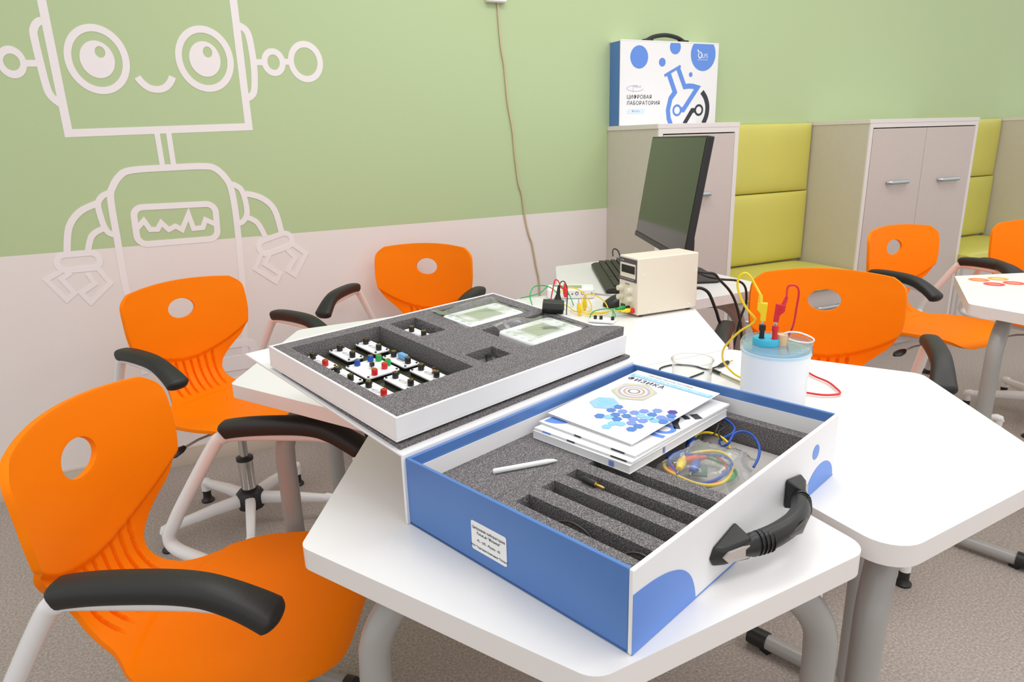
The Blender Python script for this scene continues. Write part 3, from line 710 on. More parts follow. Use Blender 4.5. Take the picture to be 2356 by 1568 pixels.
# top booklet, its pages fan and curl at the lower edge
BW, BH = .158, .226
bo = thing('physics_booklet', 'thin white physics booklet with blue hexagon cover on top of the book stack', 'book', (0, 0, 0))
bo.matrix_world = CM @ frame((.256, .3325, .0768), (-.03, -1, .0), (1, -.03, .045))
for k, (dz, dx) in enumerate(((0, .002), (.0009, .001), (.0018, 0))):
    n = 14; mb = MB(); vs = []
    for i in range(n+1):
        y = BH*i/n; lift = (.0065-.0022*k*(1 if k < 2 else .4))*0
        c = dz+(-.0042+.0018*k)*(1-sm(y/.06))*1.0
        for q in (0, .0005):
            vs += [(dx, y, c+q+.0022), (BW-dx, y, c*.3+dz*.7+q)]
    fs = []
    for i in range(n):
        a = i*4; b = a+4
        fs += [(a+2, a+3, b+3, b+2), (a, b, b+1, a+1), (a, a+2, b+2, b), (a+1, b+1, b+3, a+3)]
    fs += [(0, 1, 3, 2), (n*4, n*4+2, n*4+3, n*4+1)]
    mb.add(vs, fs); sh = mb.build(('back_cover', 'pages', 'front_cover')[k], M_paper, bo, smooth=True)
cov = sh
def cz(x, y): return .0018+(.0022)*(1-x/BW)+.0005+.00025-.0006*(1-sm(y/.06))*(1-.7*x/BW)
def oncov(a, b, c): return (a, b, cz(a, b)+c+.0001)
MB().prism([(.004, .199), (BW-.002, .199), (BW-.002, .210), (.004, .210)], 0, .0003, oncov).build('title_band', M_lblue, cov)
tilt = math.atan2(-.0022, BW)
def covm(x, y): return Matrix.Translation((x, y, cz(x, y)+.0006)) @ Matrix.Rotation(-tilt, 4, 'Y')
text('band_text', 'ВИРТУАЛЬНЫЙ ПРАКТИКУМ', .0098, M_paper, cov, covm(.010, .2012))
text('title_text', 'ФИЗИКА', .0155, M_inkp, cov, covm(.008, .1835), spacing=1.15)
text('small_text', 'методическое пособие', .0075, M_greyink, cov, covm(.030, .2145))
text('small_text', 'г. Москва 2021', .0048, M_greyink, cov, covm(.050, .012)) if False else None
def hexa(cx, cy, r): return [(cx+r*math.cos(math.radians(60*i+30)), cy+r*math.sin(math.radians(60*i+30))) for i in range(6)]
pic = (.052, .146)
for r, m in ((.037, 'b8c4b4'), (.031, 'e0c8a8'), (.0265, 'b0a8cc'), (.022, 'ece0cc'), (.018, 'b8a498'), (.014, 'f4f2f0'), (.0105, '8c8088'), (.007, 'fbfaf8')):
    P = hexa(*pic, r) if r > .036 else circle(*pic, r, r*.93, 36)
    MB().prism(P, 0, .0003+.00006*(.037-r)/.004, oncov).build('interference_picture', mat('pic_'+m, m, .45), cov)
MB().prism(hexa(.043, .082, .0235), 0, .0003, oncov).build('printed_hexagon', mat('hex_pale', '9cc4ea', .45), cov)
for x, y in ((.036, .088), (.050, .090), (.044, .076)): MB().prism(hexa(x, y, .0078), 0, .0005, oncov).build('printed_hexagon', M_lblue, cov)
MB().prism(hexa(.068, .041, .0085), 0, .0003, oncov).build('printed_hexagon', M_hexa, cov)
for x, y, m in ((.069, .084, M_hexa), (.068, .068, M_hexa), (.084, .075, M_hexb), (.083, .059, M_hexa), (.098, .066, M_hexa), (.080, .047, M_lblue), (.098, .034, M_lblue), (.094, .049, M_hexa), (.108, .040, M_lblue), (.098, .020, M_lblue),
                (.100, .083, M_hexb), (.108, .096, M_hexb), (.114, .080, M_lblue), (.124, .094, M_hexa), (.112, .064, M_hexb), (.122, .110, M_hexb), (.126, .068, M_hexb), (.118, .052, M_hexb), (.128, .082, M_lblue), (.132, .050, M_hexa), (.140, .094, M_hexb), (.138, .080, M_lblue), (.130, .036, M_hexa), (.150, .084, M_hexa), (.148, .108, M_hexa), (.142, .120, M_hexp), (.153, .098, M_hexb)):
    MB().prism(hexa(x, y, .0078), 0, .0003, oncov).build('printed_hexagon', m, cov)
# ------------------------------------------------------------------ leads in the compartment
def plug(parent, base, tip_dir, m, L=.034, r=.0052):
    d = Vector(tip_dir).normalized(); b = Vector(base)
    o = MB().tube([b-d*.012, b-d*.010, b, b+d*.004, b+d*L*.5, b+d*L*.8], [r*.45, r*.6, r*.8, r*1.25, r*1.15, r*.8], 12).build('banana_plug', m, parent, smooth=True)
    MB().tube([b+d*L*.8, b+d*(L*.8+.003), b+d*(L*.8+.014)], [.0012, .0020, .0014], 8).build('plug_pin', M_chrome, o, smooth=True)
    return o
def lead(label, pts, m, r=.0016, n=6, plugs=()):
    t = thing('test_lead', label, 'cable', tuple(pts[0]))
    o = Vector(pts[0])
    MB().tube([p-o for p in spline(pts, n)], r, 8).build('wire', m, t, smooth=True)
    for b, d in plugs: plug(t, Vector(b)-o, d, m)
    return t
Z = .05
cv = lambda L: [Vector(cw(*p)) for p in L]
dirw = lambda x, y, z=0: Matrix.Rotation(CASE_RZ, 3, 'Z') @ Vector((x, y, z))
lead('loose blue test lead looping out of the case compartment beside the books', cv([(.398, .168, .043), (.428, .172, .050), (.458, .171, .052), (.466, .160, .054), (.462, .144, .054), (.450, .127, .052), (.436, .123, .048), (.420, .133, .040), (.408, .125, .036), (.406, .113, .045), (.424, .114, .054), (.437, .106, .056), (.431, .088, .056), (.411, .069, .053), (.390, .059, .047), (.370, .056, .040)]), M_blu, .0019, plugs=[(cw(.395, .165, .043), dirw(-1, -.3, -.25))])
lead('yellow test lead bundled beside the books with black twist ties', cv([(.385, .158, .038), (.400, .162, .046), (.414, .154, .048), (.418, .137, .047), (.414, .119, .043), (.405, .110, .038)]), M_yel, .0019)
lead('black thin lead wound around the yellow lead beside the books', cv([(.390, .146, .040), (.404, .152, .047), (.412, .142, .048), (.420, .140, .054), (.438, .146, .056), (.434, .136, .054), (.418, .136, .052), (.408, .124, .046)]), M_black, .0012)
# coil of leads inside the zip bag
bag_c = Vector((.324, .112, .030))
def coil(m, r0, dz, ph, turns, label, ecc=1.0, plugs=()):
    pts = []
    for i in range(int(24*turns)+1):
        a = ph+2*math.pi*i/24; rr = r0*(1+.06*math.sin(3*a+ph)); 
        pts.append(Vector(cw(bag_c.x+rr*1.12*math.cos(a), bag_c.y+rr*ecc*math.sin(a), bag_c.z+dz+.003*math.sin(2*a+ph))))
    return lead(label, pts, m, .0023, 2, plugs)
coil(M_red, .043, .004, .4, 1.6, 'red test lead coiled inside the clear zip bag', .92, [(cw(.288, .140, .038), dirw(-.5, -1)), (cw(.345, .125, .040), dirw(-1, .5))])
coil(M_yel, .046, .009, 2.0, 1.5, 'yellow test lead coiled inside the clear zip bag', .95, [(cw(.312, .132, .046), dirw(-.9, -.35))])
coil(M_blu, .040, .011, 3.3, 1.3, 'blue test lead coiled inside the clear zip bag', 1.0, [(cw(.334, .150, .043), dirw(-1, .1)), (cw(.330, .120, .040), dirw(-1, -.3))])
coil(M_grn, .048, .001, 5.0, 1.3, 'green test lead coiled inside the clear zip bag', .9)
bd = thing('small_circuit_board', 'small dark green board inside the zip bag of leads', 'circuit board', cw(.318, .108, .036), (0, 0, CASE_RZ+.5))
MB().box((-.016, -.010, 0), (.016, .010, .0016)).build('board', mat('pcb_green', '3c5a48', .4), bd); MB().prism(circle(0, 0, .003, .003, 14), .0017, .0024).build('black_hole', M_blackg, bd)
# zip bag film over the coil
mb = MB(); n = 22; vs = []
c4 = [Vector((.262, .030, 0)), Vector((.256, .165, 0)), Vector((.392, .160, 0)), Vector((.405, .066, 0))]
for i in range(n+1):
    for j in range(n+1):
        u, v_ = i/n, j/n; p = (c4[0]*(1-u)+c4[3]*u)*(1-v_)+(c4[1]*(1-u)+c4[2]*u)*v_
        e = min(u, 1-u, v_, 1-v_); z = .030+.024*sm(e/.22)+.0022*math.sin(17*u+9*v_)*math.cos(11*v_-5*u)+.0012*math.sin(40*u*v_+20*v_)
        vs.append(cw(p.x, p.y, z+.004))
fs = [(i*(n+1)+j, (i+1)*(n+1)+j, (i+1)*(n+1)+j+1, i*(n+1)+j+1) for i in range(n) for j in range(n)]
zb = MB().add(vs, fs).build('zip_bag', M_film, smooth=True); tag(zb, 'clear plastic zip bag holding coiled coloured test leads', 'bag')

# ================================================================== FOAM TRAY on the lid
TP = Vector(cw(0, .362, .1118)); TT = math.atan2(.030, .338)
TM = Matrix.Translation(TP) @ Matrix.Rotation(CASE_RZ, 4, 'Z') @ Matrix.Rotation(TT, 4, 'X')
TR = TM.to_euler()
tr = thing('component_tray', 'white tray with dark foam pockets resting on the open lid', 'tray', tuple(TP), tuple(TR))
TL, TW, TH = .494, .341, .0345
MB().box((0, 0, 0), (TL, TW, .003)).build('tray_bottom', M_white, tr)
for nm, a, b in (('tray_wall', (0, 0, .003), (TL, .004, TH)), ('tray_wall', (0, TW-.004, .003), (TL, TW, TH)), ('tray_wall', (0, .004, .003), (.004, TW-.004, TH)), ('tray_wall', (TL-.004, .004, .003), (TL, TW-.004, TH))):
    MB().box(a, b).build(nm, M_white, tr, bevel=.0008)
pock = [(.024, .192, .067, .313, .0045), (.213, .270, .225, .313, .006), (.312, .464, .207, .318, .012), (.316, .478, .071, .184, .012), (.215, .275, .068, .113, .017)]
tsc = [(.205, .2056, .095, .205, .030), (.190, .300, .028, .0286, .030), (.420, .485, .0520, .0527, .030), (.4843, .485, .030, .052, .030)]
def bulge(x, y): return .016*sm((x-.30)/.19)*sm((.085-y)/.085)
MBt = heightfield([.0045, .34, .37, .40, .43, .455, .47, TL-.0045], [.0045, .012, .02, .035, .05, .06, .09, TW-.0045], pock+tsc, .0335, .0032, bulge)
ins = MBt.build('foam_insert', M_foam, tr)
MB().box((.026, .069, .0047), (.190, .311, .0058)).build('glossy_tray_floor', mat('pocket_floor', '3a3a30', .15), tr)
def tw(x, y, z): return tuple(TM @ Vector((x, y, z)))
SOCK = {'k': M_black, 'r': M_red, 'b': M_blu, 'g': M_grn}
def module(label, x0, x1, y0, y1, socks, extra=None, z=.0062):
    if x1 < .2: x0 -= .017; x1 -= .017; y0 -= .017; y1 -= .017
    t = thing('circuit_module', label, 'circuit module', tw((x0+x1)/2, (y0+y1)/2, z), tuple(TR), 'circuit modules in the foam tray'); hx, hy = (x1-x0)/2, (y1-y0)/2
    MB().prism(rrect(-hx+.001, -hy+.001, hx-.001, hy-.001, .004), 0, .0045).build('black_base', M_blackg, t)
    pl = MB().prism(rrect(-hx, -hy, hx, hy, .005), .0055, .0075).build('white_plate', M_paper, t)
    add_stroke(MB(), [(0, -hy+.020), (0, hy-.020)], .0005, .0075, .0077).build('printed_circuit_line', M_ink, pl)
    if extra != 'transistor':
        add_stroke(MB(), rrect(-.003, -.007, .003, .007, .0003, 1), .0005, .0075, .0077, closed=True).build('printed_symbol', M_ink, pl)
    for sx in (-1, 1):
        for sy in (-1, 1): MB().lathe([(.0019, .0075), (.0019, .0088), (.0012, .0092)], 10, (sx*(hx-.0042), sy*(hy-.0042), 0)).build('plate_screw', M_black, t, smooth=True)
    for sx, sy, c in socks:
        so_ = MB().lathe([(.0046, .0075), (.0048, .0085), (.0048, .0165), (.0042, .0172), (.0030, .0172)], 18, (sx, sy, 0)).build('socket', SOCK[c], t, smooth=True)
        MB().lathe([(.0034, .0173), (.0034, .0179), (.0020, .0179), (.0020, .0174)], 16, (sx, sy, 0), True).build('socket_rim', M_gold, so_, smooth=True)
    if extra == 'transistor': MB().box((-.004, -.003, .011), (.002, .002, .017)).cyl((-.002, 0, .0075), (-.002, 0, .011), .0005, 6).cyl((.001, 0, .0075), (.001, 0, .011), .0005, 6).build('transistor', M_black, t)
    if extra == 'trimmer': MB().box((.000, -.009, .009), (.009, .009, .017)).build('blue_trimmer', mat('trimmer_blue', '6aa8d8', .35), t, bevel=.001)
    if extra == 'coil':
        MB().lathe([(.0032, .0075), (.0032, .0095), (.0024, .0096), (.0024, .0150), (.0032, .0151), (.0032, .0168), (.001, .0169)], 14, (.007, -.004, 0)).build('coil_core', M_black, t, smooth=True)
        MB().lathe([(.0030, .0097), (.0030, .0149)], 14, (.007, -.004, 0)).build('coil_winding', M_copper, t, smooth=True)
    return t
e2 = lambda a, b: [(0, .019, a), (0, -.019, b)]
module('white circuit module with two black sockets at the far corner of the big pocket', .155, .186, .266, .327, e2('k', 'k'))
module('white circuit module with resistor symbol in the middle of the far row', .104, .135, .266, .327, e2('k', 'k'))
module('white circuit module with black and red socket at the left corner of the pocket', .052, .083, .260, .325, e2('k', 'r'))
module('large square circuit module with blue, green and red sockets', .087, .148, .186, .250, [(-.012, .024, 'b'), (.014, .026, 'b'), (.025, .019, 'g'), (.025, -.006, 'g'), (.013, -.014, 'r'), (-.013, -.025, 'r')], 'transistor')
module('white circuit module with a blue trimmer between two black sockets', .156, .187, .186, .249, e2('k', 'k'), 'trimmer')
module('white circuit module with a small copper coil', .155, .186, .113, .175, e2('k', 'k'), 'coil')
module('white circuit module with resistor symbol in the near row of the pocket', .106, .137, .113, .175, e2('k', 'k'))
module('white circuit module with two black sockets beside the left pocket wall', .050, .081, .186, .249, e2('k', 'k'))
module('white circuit module with black and red socket in the near corner of the pocket', .056, .087, .108, .174, e2('k', 'r'))
module('white circuit module alone in the small far pocket', .2165, .2565, .2290, .3000, [(0.004, .020, 'k'), (0.006, -.012, 'k')], None, .0130)
usb = thing('usb_stick', 'black plastic stick lying in the small near pocket of the tray', 'usb stick', tw(.252, .095, .0173), tuple((TM @ Matrix.Rotation(.9, 4, 'Z')).to_euler()))
MB().box((-.018, -.005, 0), (.012, .005, .006)).build('body', M_blackg, usb, bevel=.0015); MB().box((.012, -.004, .001), (.021, .004, .005)).build('connector', M_black, usb, bevel=.0005)
def logger(label, blabel, x0, x1, y0, y1, z0, seed):
    t = thing('data_logger', label, 'data logger', tw((x0+x1)/2, (y0+y1)/2, z0), tuple(TR), 'data loggers in bags'); hx, hy = (x1-x0)/2, (y1-y0)/2
    b = MB().prism(rrect(-hx, -hy, hx, hy, .012), 0, .019).build('body', M_paper, t, bevel=.003)
    MB().box((-.034, -.026, .0192), (.032, .026, .0198)).build('screen_bezel', mat('bezel_grey', 'd8dcd6', .4), t)
    MB().box((-.030, -.022, .0199), (.028, .022, .0204)).build('screen', M_lcd, t)
    for i in range(4):
        MB().lathe([(.0042, .0191), (.0040, .0205)], 14, (hx-.012, -.027+.018*i, 0)).build('button', mat('button_grey', 'e2e6ea', .4), t, smooth=True)
        MB().lathe([(.0042, .0191), (.0040, .0205)], 14, (-hx+.012, -.027+.018*i, 0)).build('button', MATS['button_grey'], t, smooth=True)
    rnd = random.Random(seed); n = 26; vs = []
    for i in range(n+1):
        for j in range(n+1):
            u, v_ = i/n, j/n; x = x0-(.014 if seed == 1 else .005)+(x1-x0+(.016 if seed == 1 else .009))*u; y = y0-.003+(y1-y0+(.016 if seed == 1 else .010))*v_
            e = min(u, 1-u, v_, 1-v_); z = z0+.0195+.0050*sm(e/.1)+.0018*math.sin(9*u+7*v_+seed)*math.cos(6*v_-4*u)+.0012*abs(math.sin(23*u+14*v_+seed))*math.sin(5*v_+seed)+.0001*rnd.random()
            z += .014*sm((v_-.72)/.25)*sm((u if seed == 1 else 1-abs(u-.3)*2)*1.2)*(1-.5*u)+.010*(1-sm(u/.16))*sm(v_/.5)*(1 if seed == 1 else .3)
            vs.append(tw(x, y, z))
    fs = [(i*(n+1)+j, (i+1)*(n+1)+j, (i+1)*(n+1)+j+1, i*(n+1)+j+1) for i in range(n) for j in range(n)]
    fb = MB().add(vs, fs).build('plastic_bag', M_film, smooth=True); tag(fb, blabel, 'bag')
logger('white data logger with grey screen in the far pocket of the foam tray', 'crumpled clear bag around the data logger in the far pocket', .316, .458, .211, .296, .0125, 1)
logger('white data logger with grey screen in the pocket near the tray end', 'crumpled clear bag around the data logger near the tray end', .336, .472, .077, .166, .0125, 2)

# ================================================================== CASE STANDING ON THE CABINET
SX, SW, SH, SY = 1.922, .572, .372, 2.792
sc_ = thing('lab_case', 'closed white and blue lab case standing on the narrow cabinet', 'case', (SX, SY, CT+.0008))
SD = .086
MB().box((0, .004, 0), (.004, SD, SH)).build('side_panel', M_blue, sc_); MB().box((SW-.004, .004, 0), (SW, SD, SH)).build('side_panel', M_blue, sc_)
MB().box((.004, SD-.004, 0), (SW-.004, SD, SH)).build('rear_panel', M_blue, sc_); MB().box((.004, .004, 0), (SW-.004, SD-.004, .004)).build('bottom_panel', M_white, sc_)
MB().box((-.002, -.001, SH-.004), (SW+.002, SD, SH+.002)).build('top_panel', M_white, sc_, bevel=.001)
lf = MB().box((-.002, -.001, 0), (SW+.002, .004, SH-.0042)).build('lid_panel', M_white, sc_, bevel=.0006)
MB().tube(spline([(.17, .045, SH+.002), (.18, .045, SH+.010), (.22, .045, SH+.026), (.285, .045, SH+.034), (.35, .045, SH+.026), (.39, .045, SH+.010), (.40, .045, SH+.002)], 6), .0095, 12).build('handle', M_black, sc_, smooth=True)
for x in (.155, .365): MB().box((x, .03, SH+.002), (x+.05, .06, SH+.014)).build('handle_mount', M_black, sc_, bevel=.004)
Uf = lambda X: (X-320)/1455*SW
Vf = lambda Y: (1430-Y)/1272*SH
def onf(a, b, c): return (a, -.0012-c, b)
def fcirc(X, Y, r, m=M_blue2, top=None):
    P = circle(Uf(X), Vf(Y), r, r, 48)
    if top: P = dedupe([(x, min(top, z)) for x, z in P])
    return MB().prism(P, 0, .0005, onf).build('printed_circle', m, lf)
fcirc(580, 400, .0500); fcirc(917, 468, .0192); fcirc(1105, 235, .0320, top=SH-.0052); bigc = fcirc(1538, 330, .0760, top=SH-.0052); fcirc(1355, 648, .0108)
FLH = [.0005]
def fl(name, pts, wd, m, smooth=0, closed=False):
    FLH[0] += .00005
    P = [(Uf(X), Vf(Y)) for X, Y in pts]
    if smooth: P = [(p[0], p[1]) for p in spline([(a, b, 0) for a, b in P], smooth, closed)]
    P = [(a, max(.002, b)) for a, b in P]
    return add_stroke(MB(), P, wd, 0, FLH[0], onf, closed).build(name, m, lf)
fl('printed_flask', [(955, 672), (1195, 520)], .0125, M_blue2)
fl('printed_flask', [(1020, 645), (1122, 922), (1058, 1020), (1025, 1200), (1040, 1330), (1075, 1428)], .0245, M_blue2)
fl('printed_flask', [(1160, 560), (1268, 835), (1340, 825), (1400, 830), (1470, 850), (1262, 1197), (1218, 1197)], .0235, M_blue2)
for X, m in ((1165, M_blue2), (1507, M_ink)):
    MB().ring(circle(Uf(X), Vf(1205), .0275, n=36), circle(Uf(X), Vf(1205), .0172, n=36), 0, .0005, onf).build('printed_flask', m, lf)
fl('printed_flask', [(1545, 915), (1605, 1010), (1640, 1130), (1640, 1250), (1620, 1340), (1585, 1428)], .0250, M_ink, 4)
fl('printed_flask', [(1455, 1208), (1400, 1210), (1285, 1428)], .0215, M_ink)
MB().prism(rrect(Uf(418), Vf(1252), Uf(680), Vf(1178), .0105), 0, .0005, onf).build('subject_pill', mat('pill_blue', 'd2e4f4', .5), lf)
fmx = lambda X, Y: frame((Uf(X), -.0020, Vf(Y)), (1, 0, 0), (0, 0, 1))
text('title_text', 'ЦИФРОВАЯ', .0235, M_ink, lf, fmx(412, 1022), spacing=1.12); text('title_text', 'ЛАБОРАТОРИЯ', .0235, M_ink, lf, fmx(410, 1115), spacing=1.12)
text('pill_text', 'Физика', .013, mat('pill_ink', '9ab0cc', .5), lf, fmx(545, 1225), 'CENTER')
add_stroke(MB(), [(Uf(530)+.047*math.cos(a/20*math.pi), Vf(868)+.0125*math.sin(a/20*math.pi)) for a in range(8, 40)], .0015, 0, .0005, onf).build('maker_logo', mat('logo_blue', '8c94c4', .5), lf)
add_stroke(MB(), [(Uf(500), Vf(820)), (Uf(500), Vf(925))], .0012, 0, .0006, onf).build('maker_logo', M_greyink, lf)
text('maker_text', 'POLUS', .011, M_greyink, lf, fmx(515, 853), spacing=1.3)
text('lfs_text', 'LFS', .026, M_paper, bigc, fmx(1518, 385)); text('lfs_text', 'LAB FOR SCHOOL', .0078, M_paper, bigc, fmx(1450, 425))
MB().ring(circle(Uf(1487), Vf(345), .0125, .0150, 24), circle(Uf(1487), Vf(345), .0080, .010, 24), .0005, .0009, onf).build('lfs_emblem', M_paper, bigc)
add_stroke(MB(), [(Uf(1445), Vf(265)), (Uf(1475), Vf(310))], .006, .0005, .0009, onf).build('lfs_emblem', M_paper, bigc)

# ================================================================== POWER SUPPLY
ps = thing('power_supply', 'beige laboratory power supply with knobs and dark display', 'power supply', (1.093, 1.491, .75), (0, 0, -.025))
PL_, PW, PH = .203, .090, .164
MB().box((0, 0, .006), (PL_, PW, PH)).build('housing', M_beige, ps, bevel=.003)
for x in (.02, PL_-.02):
    for y in (.012, PW-.012): MB().lathe([(.006, 0), (.005, .006)], 12, (x, y, 0)).build('rubber_foot', M_black, ps, smooth=True)
pf = lambda u, v, d=0: (-d, PW*(1-u), PH-(PH-.006)*v)      # front face, u left to right, v top to bottom
def pbox(name, u0, u1, v0, v1, d0, d1, m, bev=0):
    a, b = pf(u0, v1, d1), pf(u1, v0, d0)
    return MB().box((a[0], min(a[1], b[1]), a[2]), (b[0], max(a[1], b[1]), b[2])).build(name, m, ps, bevel=bev)
fpn = pbox('display_panel', .05, .95, .035, .43, .0002, .0012, mat('panel_slate', '4c4850', .4))
pbox('display_frame', .09, .90, .115, .365, .0013, .0020, M_beige); pbox('display_window', .16, .87, .150, .285, .0021, .0028, M_lcdd)
pbox('brand_mark', .12, .17, .060, .088, .0013, .0016, mat('mark_blue', '5c9cc8', .4)); pbox('brand_mark', .19, .25, .060, .088, .0013, .0016, MATS['mark_blue'])
text('panel_text', 'SWITCHING POWER SUPPLY', .0052, mat('panel_ink', 'b8b6bc', .5), fpn, frame(pf(.10, .405, .0016), (0, -1, 0), (0, 0, 1)))
for u, v in ((.16, .575), (.16, .735), (.66, .575), (.66, .735)):
    c = pf(u, v)
    MB().tube([(c[0], c[1], c[2]), (c[0]-.004, c[1], c[2]), (c[0]-.005, c[1], c[2]), (c[0]-.015, c[1], c[2])], [.0105, .0105, .0080, .0072], 20).build('knob', mat('knob_ivory', 'e2dccb', .4), ps, smooth=True)
pbox('slot_mark', .34, .56, .475, .495, .0002, .0008, mat('slot_grey', '8e867a', .5))
pbox('power_switch', .15, .36, .865, .940, .0002, .004, M_blackg, .001)
for u, v, m in ((.56, .91, M_black), (.80, .925, M_red)):
    c = pf(u, v); MB().tube([c, (c[0]-.004, c[1], c[2]), (c[0]-.010, c[1], c[2])], [.0075, .0075, .006], 18).build('output_terminal', m, ps, smooth=True)
for x, z in ((.020, .118), (.038, .012), (.196, .112), (.176, .018)):
    MB().tube([(x, 0, z), (x, -.0012, z), (x, -.0018, z)], [.0022, .0020, .0008], 12).build('case_screw', M_sock, ps, smooth=True)
PM = Matrix.Translation((1.093, 1.491, .75)) @ Matrix.Rotation(-.025, 4, 'Z')
PX = PM @ Vector((PL_, 0, 0))
mb = MB().box((PL_, .02, .085), (PL_+.018, .05, .112)).build('mains_socket', M_black, ps, bevel=.002)
bl = mat('cable_black', '1a1a1a', .4)
def cable(label, pts, m, r, n=7):
    return tag(MB().tube(spline(pts, n), r, 10).build('power_cable', m, smooth=True), label, 'cable')
cable('black mains cable leaving the power supply at the top, crossing the gap', [(1.300, 1.535, .860), (1.330, 1.535, .848), (1.359, 1.535, .841), (1.400, 1.535, .833), (1.422, 1.535, .813), (1.464, 1.535, .775), (1.491, 1.535, .735), (1.511, 1.535, .684), (1.525, 1.535, .626), (1.526, 1.535, .55), (1.50, 1.53, .40), (1.45, 1.52, .15), (1.42, 1.50, .012)], bl, .0040)
cable('black monitor cable arching over the table edge behind the power supply', [(1.45, 1.68, .80), (1.38, 1.60, .832), (1.393, 1.552, .822), (1.444, 1.55, .809), (1.509, 1.55, .797), (1.541, 1.55, .774), (1.550, 1.55, .731), (1.543, 1.55, .705), (1.525, 1.55, .655), (1.50, 1.55, .50), (1.50, 1.56, .2), (1.52, 1.58, .012)], bl, .0036)
cable('thick black cable with plug leaving the power supply near its middle', [(1.298, 1.505, .807), (1.326, 1.503, .804), (1.351, 1.500, .788), (1.373, 1.500, .751), (1.393, 1.500, .708), (1.407, 1.50, .65), (1.41, 1.50, .4), (1.40, 1.49, .1), (1.40, 1.44, .012)], bl, .0046)

# ================================================================== MONITOR, KEYBOARD, MOUSE
mc = Vector((1.504, 1.904, 1.042))  # centre pushed back along the line of sight, size scaled up about the camera
mw, mh = .649, .373; myaw, mt = -1.977, .155
mo = thing('monitor', 'large black flat monitor seen from the side behind the power supply', 'monitor', (mc.x, mc.y, .75), (0, 0, myaw))
mm = Matrix.Translation((0, 0, mc.z-.75)) @ Matrix.Rotation(-mt, 4, 'X')     # panel local: screen faces -y
MB(mm).box((-mw/2, .0, -mh/2), (mw/2, .022, mh/2)).build('panel', M_black, mo, bevel=.003)
MB(mm).box((-mw/2+.006, -.0012, -mh/2+.020), (mw/2-.006, .0005, mh/2-.006)).build('screen', M_screen, mo)
MB(mm).box((-mw/2, -.003, -mh/2), (mw/2, .0005, -mh/2+.018)).build('chin_bezel', M_black, mo, bevel=.001)
MB(mm).box((-.12, .022, -.10), (.12, .045, .10)).build('rear_housing', M_black, mo, bevel=.01)
MB().tube([(0, .085, .012), (0, .085, .12), (0, .075, .25), (0, .055, mc.z-.75)], [(.022, .012)]*4, 14, up=(0, 1, 0)).build('stand_neck', M_black, mo, smooth=True)
MB().prism(rrect(-.13, .0, .13, .17, .03), 0, .010).build('stand_base', M_black, mo, bevel=.003)
ka = math.atan2(1.763-2.213, 1.176-1.402)      # long axis, towards the camera
kb = thing('keyboard', 'black computer keyboard beside the beige power supply', 'keyboard', (1.402, 2.213, .75), (0, 0, ka))
KL, KW = .475, .165      # local x = along rows (far -> near), local y>0 = away from the user
vs = []; prof = [(0, .004), (0, .013), (.012, .019), (.15, .030), (KW, .030), (KW, .006)]
MB().prism(prof, 0, KL, lambda a, b, c: (c, a, b)).build('base', mat('keyboard_black', '2e2d26', .5), kb, bevel=.002)
mb = MB()
for rw in range(6):
    y0 = .028+rw*.0215; nk = 20
    z = .0195+(y0/.15)*.0105
    for i in range(nk):
        if rw == 0 and 4 <= i <= 8: continue
        if i in (13, 17) and False: continue
        x0 = .012+i*.0226
        if i >= 14: x0 += .004
        mb.prism([(x0, y0), (x0+.0195, y0), (x0+.0195, y0+.0185), (x0, y0+.0185)], z, z+.0065)
mb.box((.012+4*.0226, .028, .0215), (.012+9*.0226-.003, .0465, .028))
mb.build('keys', mat('key_olive_black', '37362e', .5), kb, kind='stuff')
for x in (.03, KL-.05): MB().box((x, KW-.02, 0), (x+.02, KW-.006, .007)).build('rear_foot', M_black, kb)
tag(MB().tube(spline([(1.50, 2.21, .785), (1.515, 2.235, .800), (1.530, 2.245, .806), (1.545, 2.24, .795), (1.56, 2.25, .765), (1.58, 2.30, .757)], 6), .0025, 8).build('keyboard_cable', bl, smooth=True), 'small black loop of cable behind the keyboard', 'cable')
ms = thing('computer_mouse', 'black computer mouse in front of the keyboard', 'mouse', (1.142, 1.638, .75), (0, 0, R(-12)))
n = 20; mb = MB(); vs = [];
prf = []
for i in range(n+1):
    t = i/n; x = -.056+.112*t; h = .037*(math.sin(math.pi*min(1, t*.93+.03)))**.7*(.75+.35*t); wd = .031*(1-abs(2*t-1)**3.2)**.5+.001
    prf.append((x, max(.002, h), wd))
for x, h, wd in prf:
    for j in range(13):
        a = math.pi*j/12; vs.append((x, wd*math.cos(a), .003+h*math.sin(a)**.8))
fs = [(i*13+j, i*13+j+1, (i+1)*13+j+1, (i+1)*13+j) for i in range(n) for j in range(12)]+[tuple(range(13)), tuple(n*13+j for j in range(12, -1, -1))]
fs += [(i*13, (i+1)*13, (i+1)*13+12, i*13+12) for i in range(n)]
mb.add(vs, fs).build('shell', M_black, ms, smooth=True)
MB().box((-.04, -.02, .0003), (.04, .02, .003)).build('sole', M_blackg, ms)

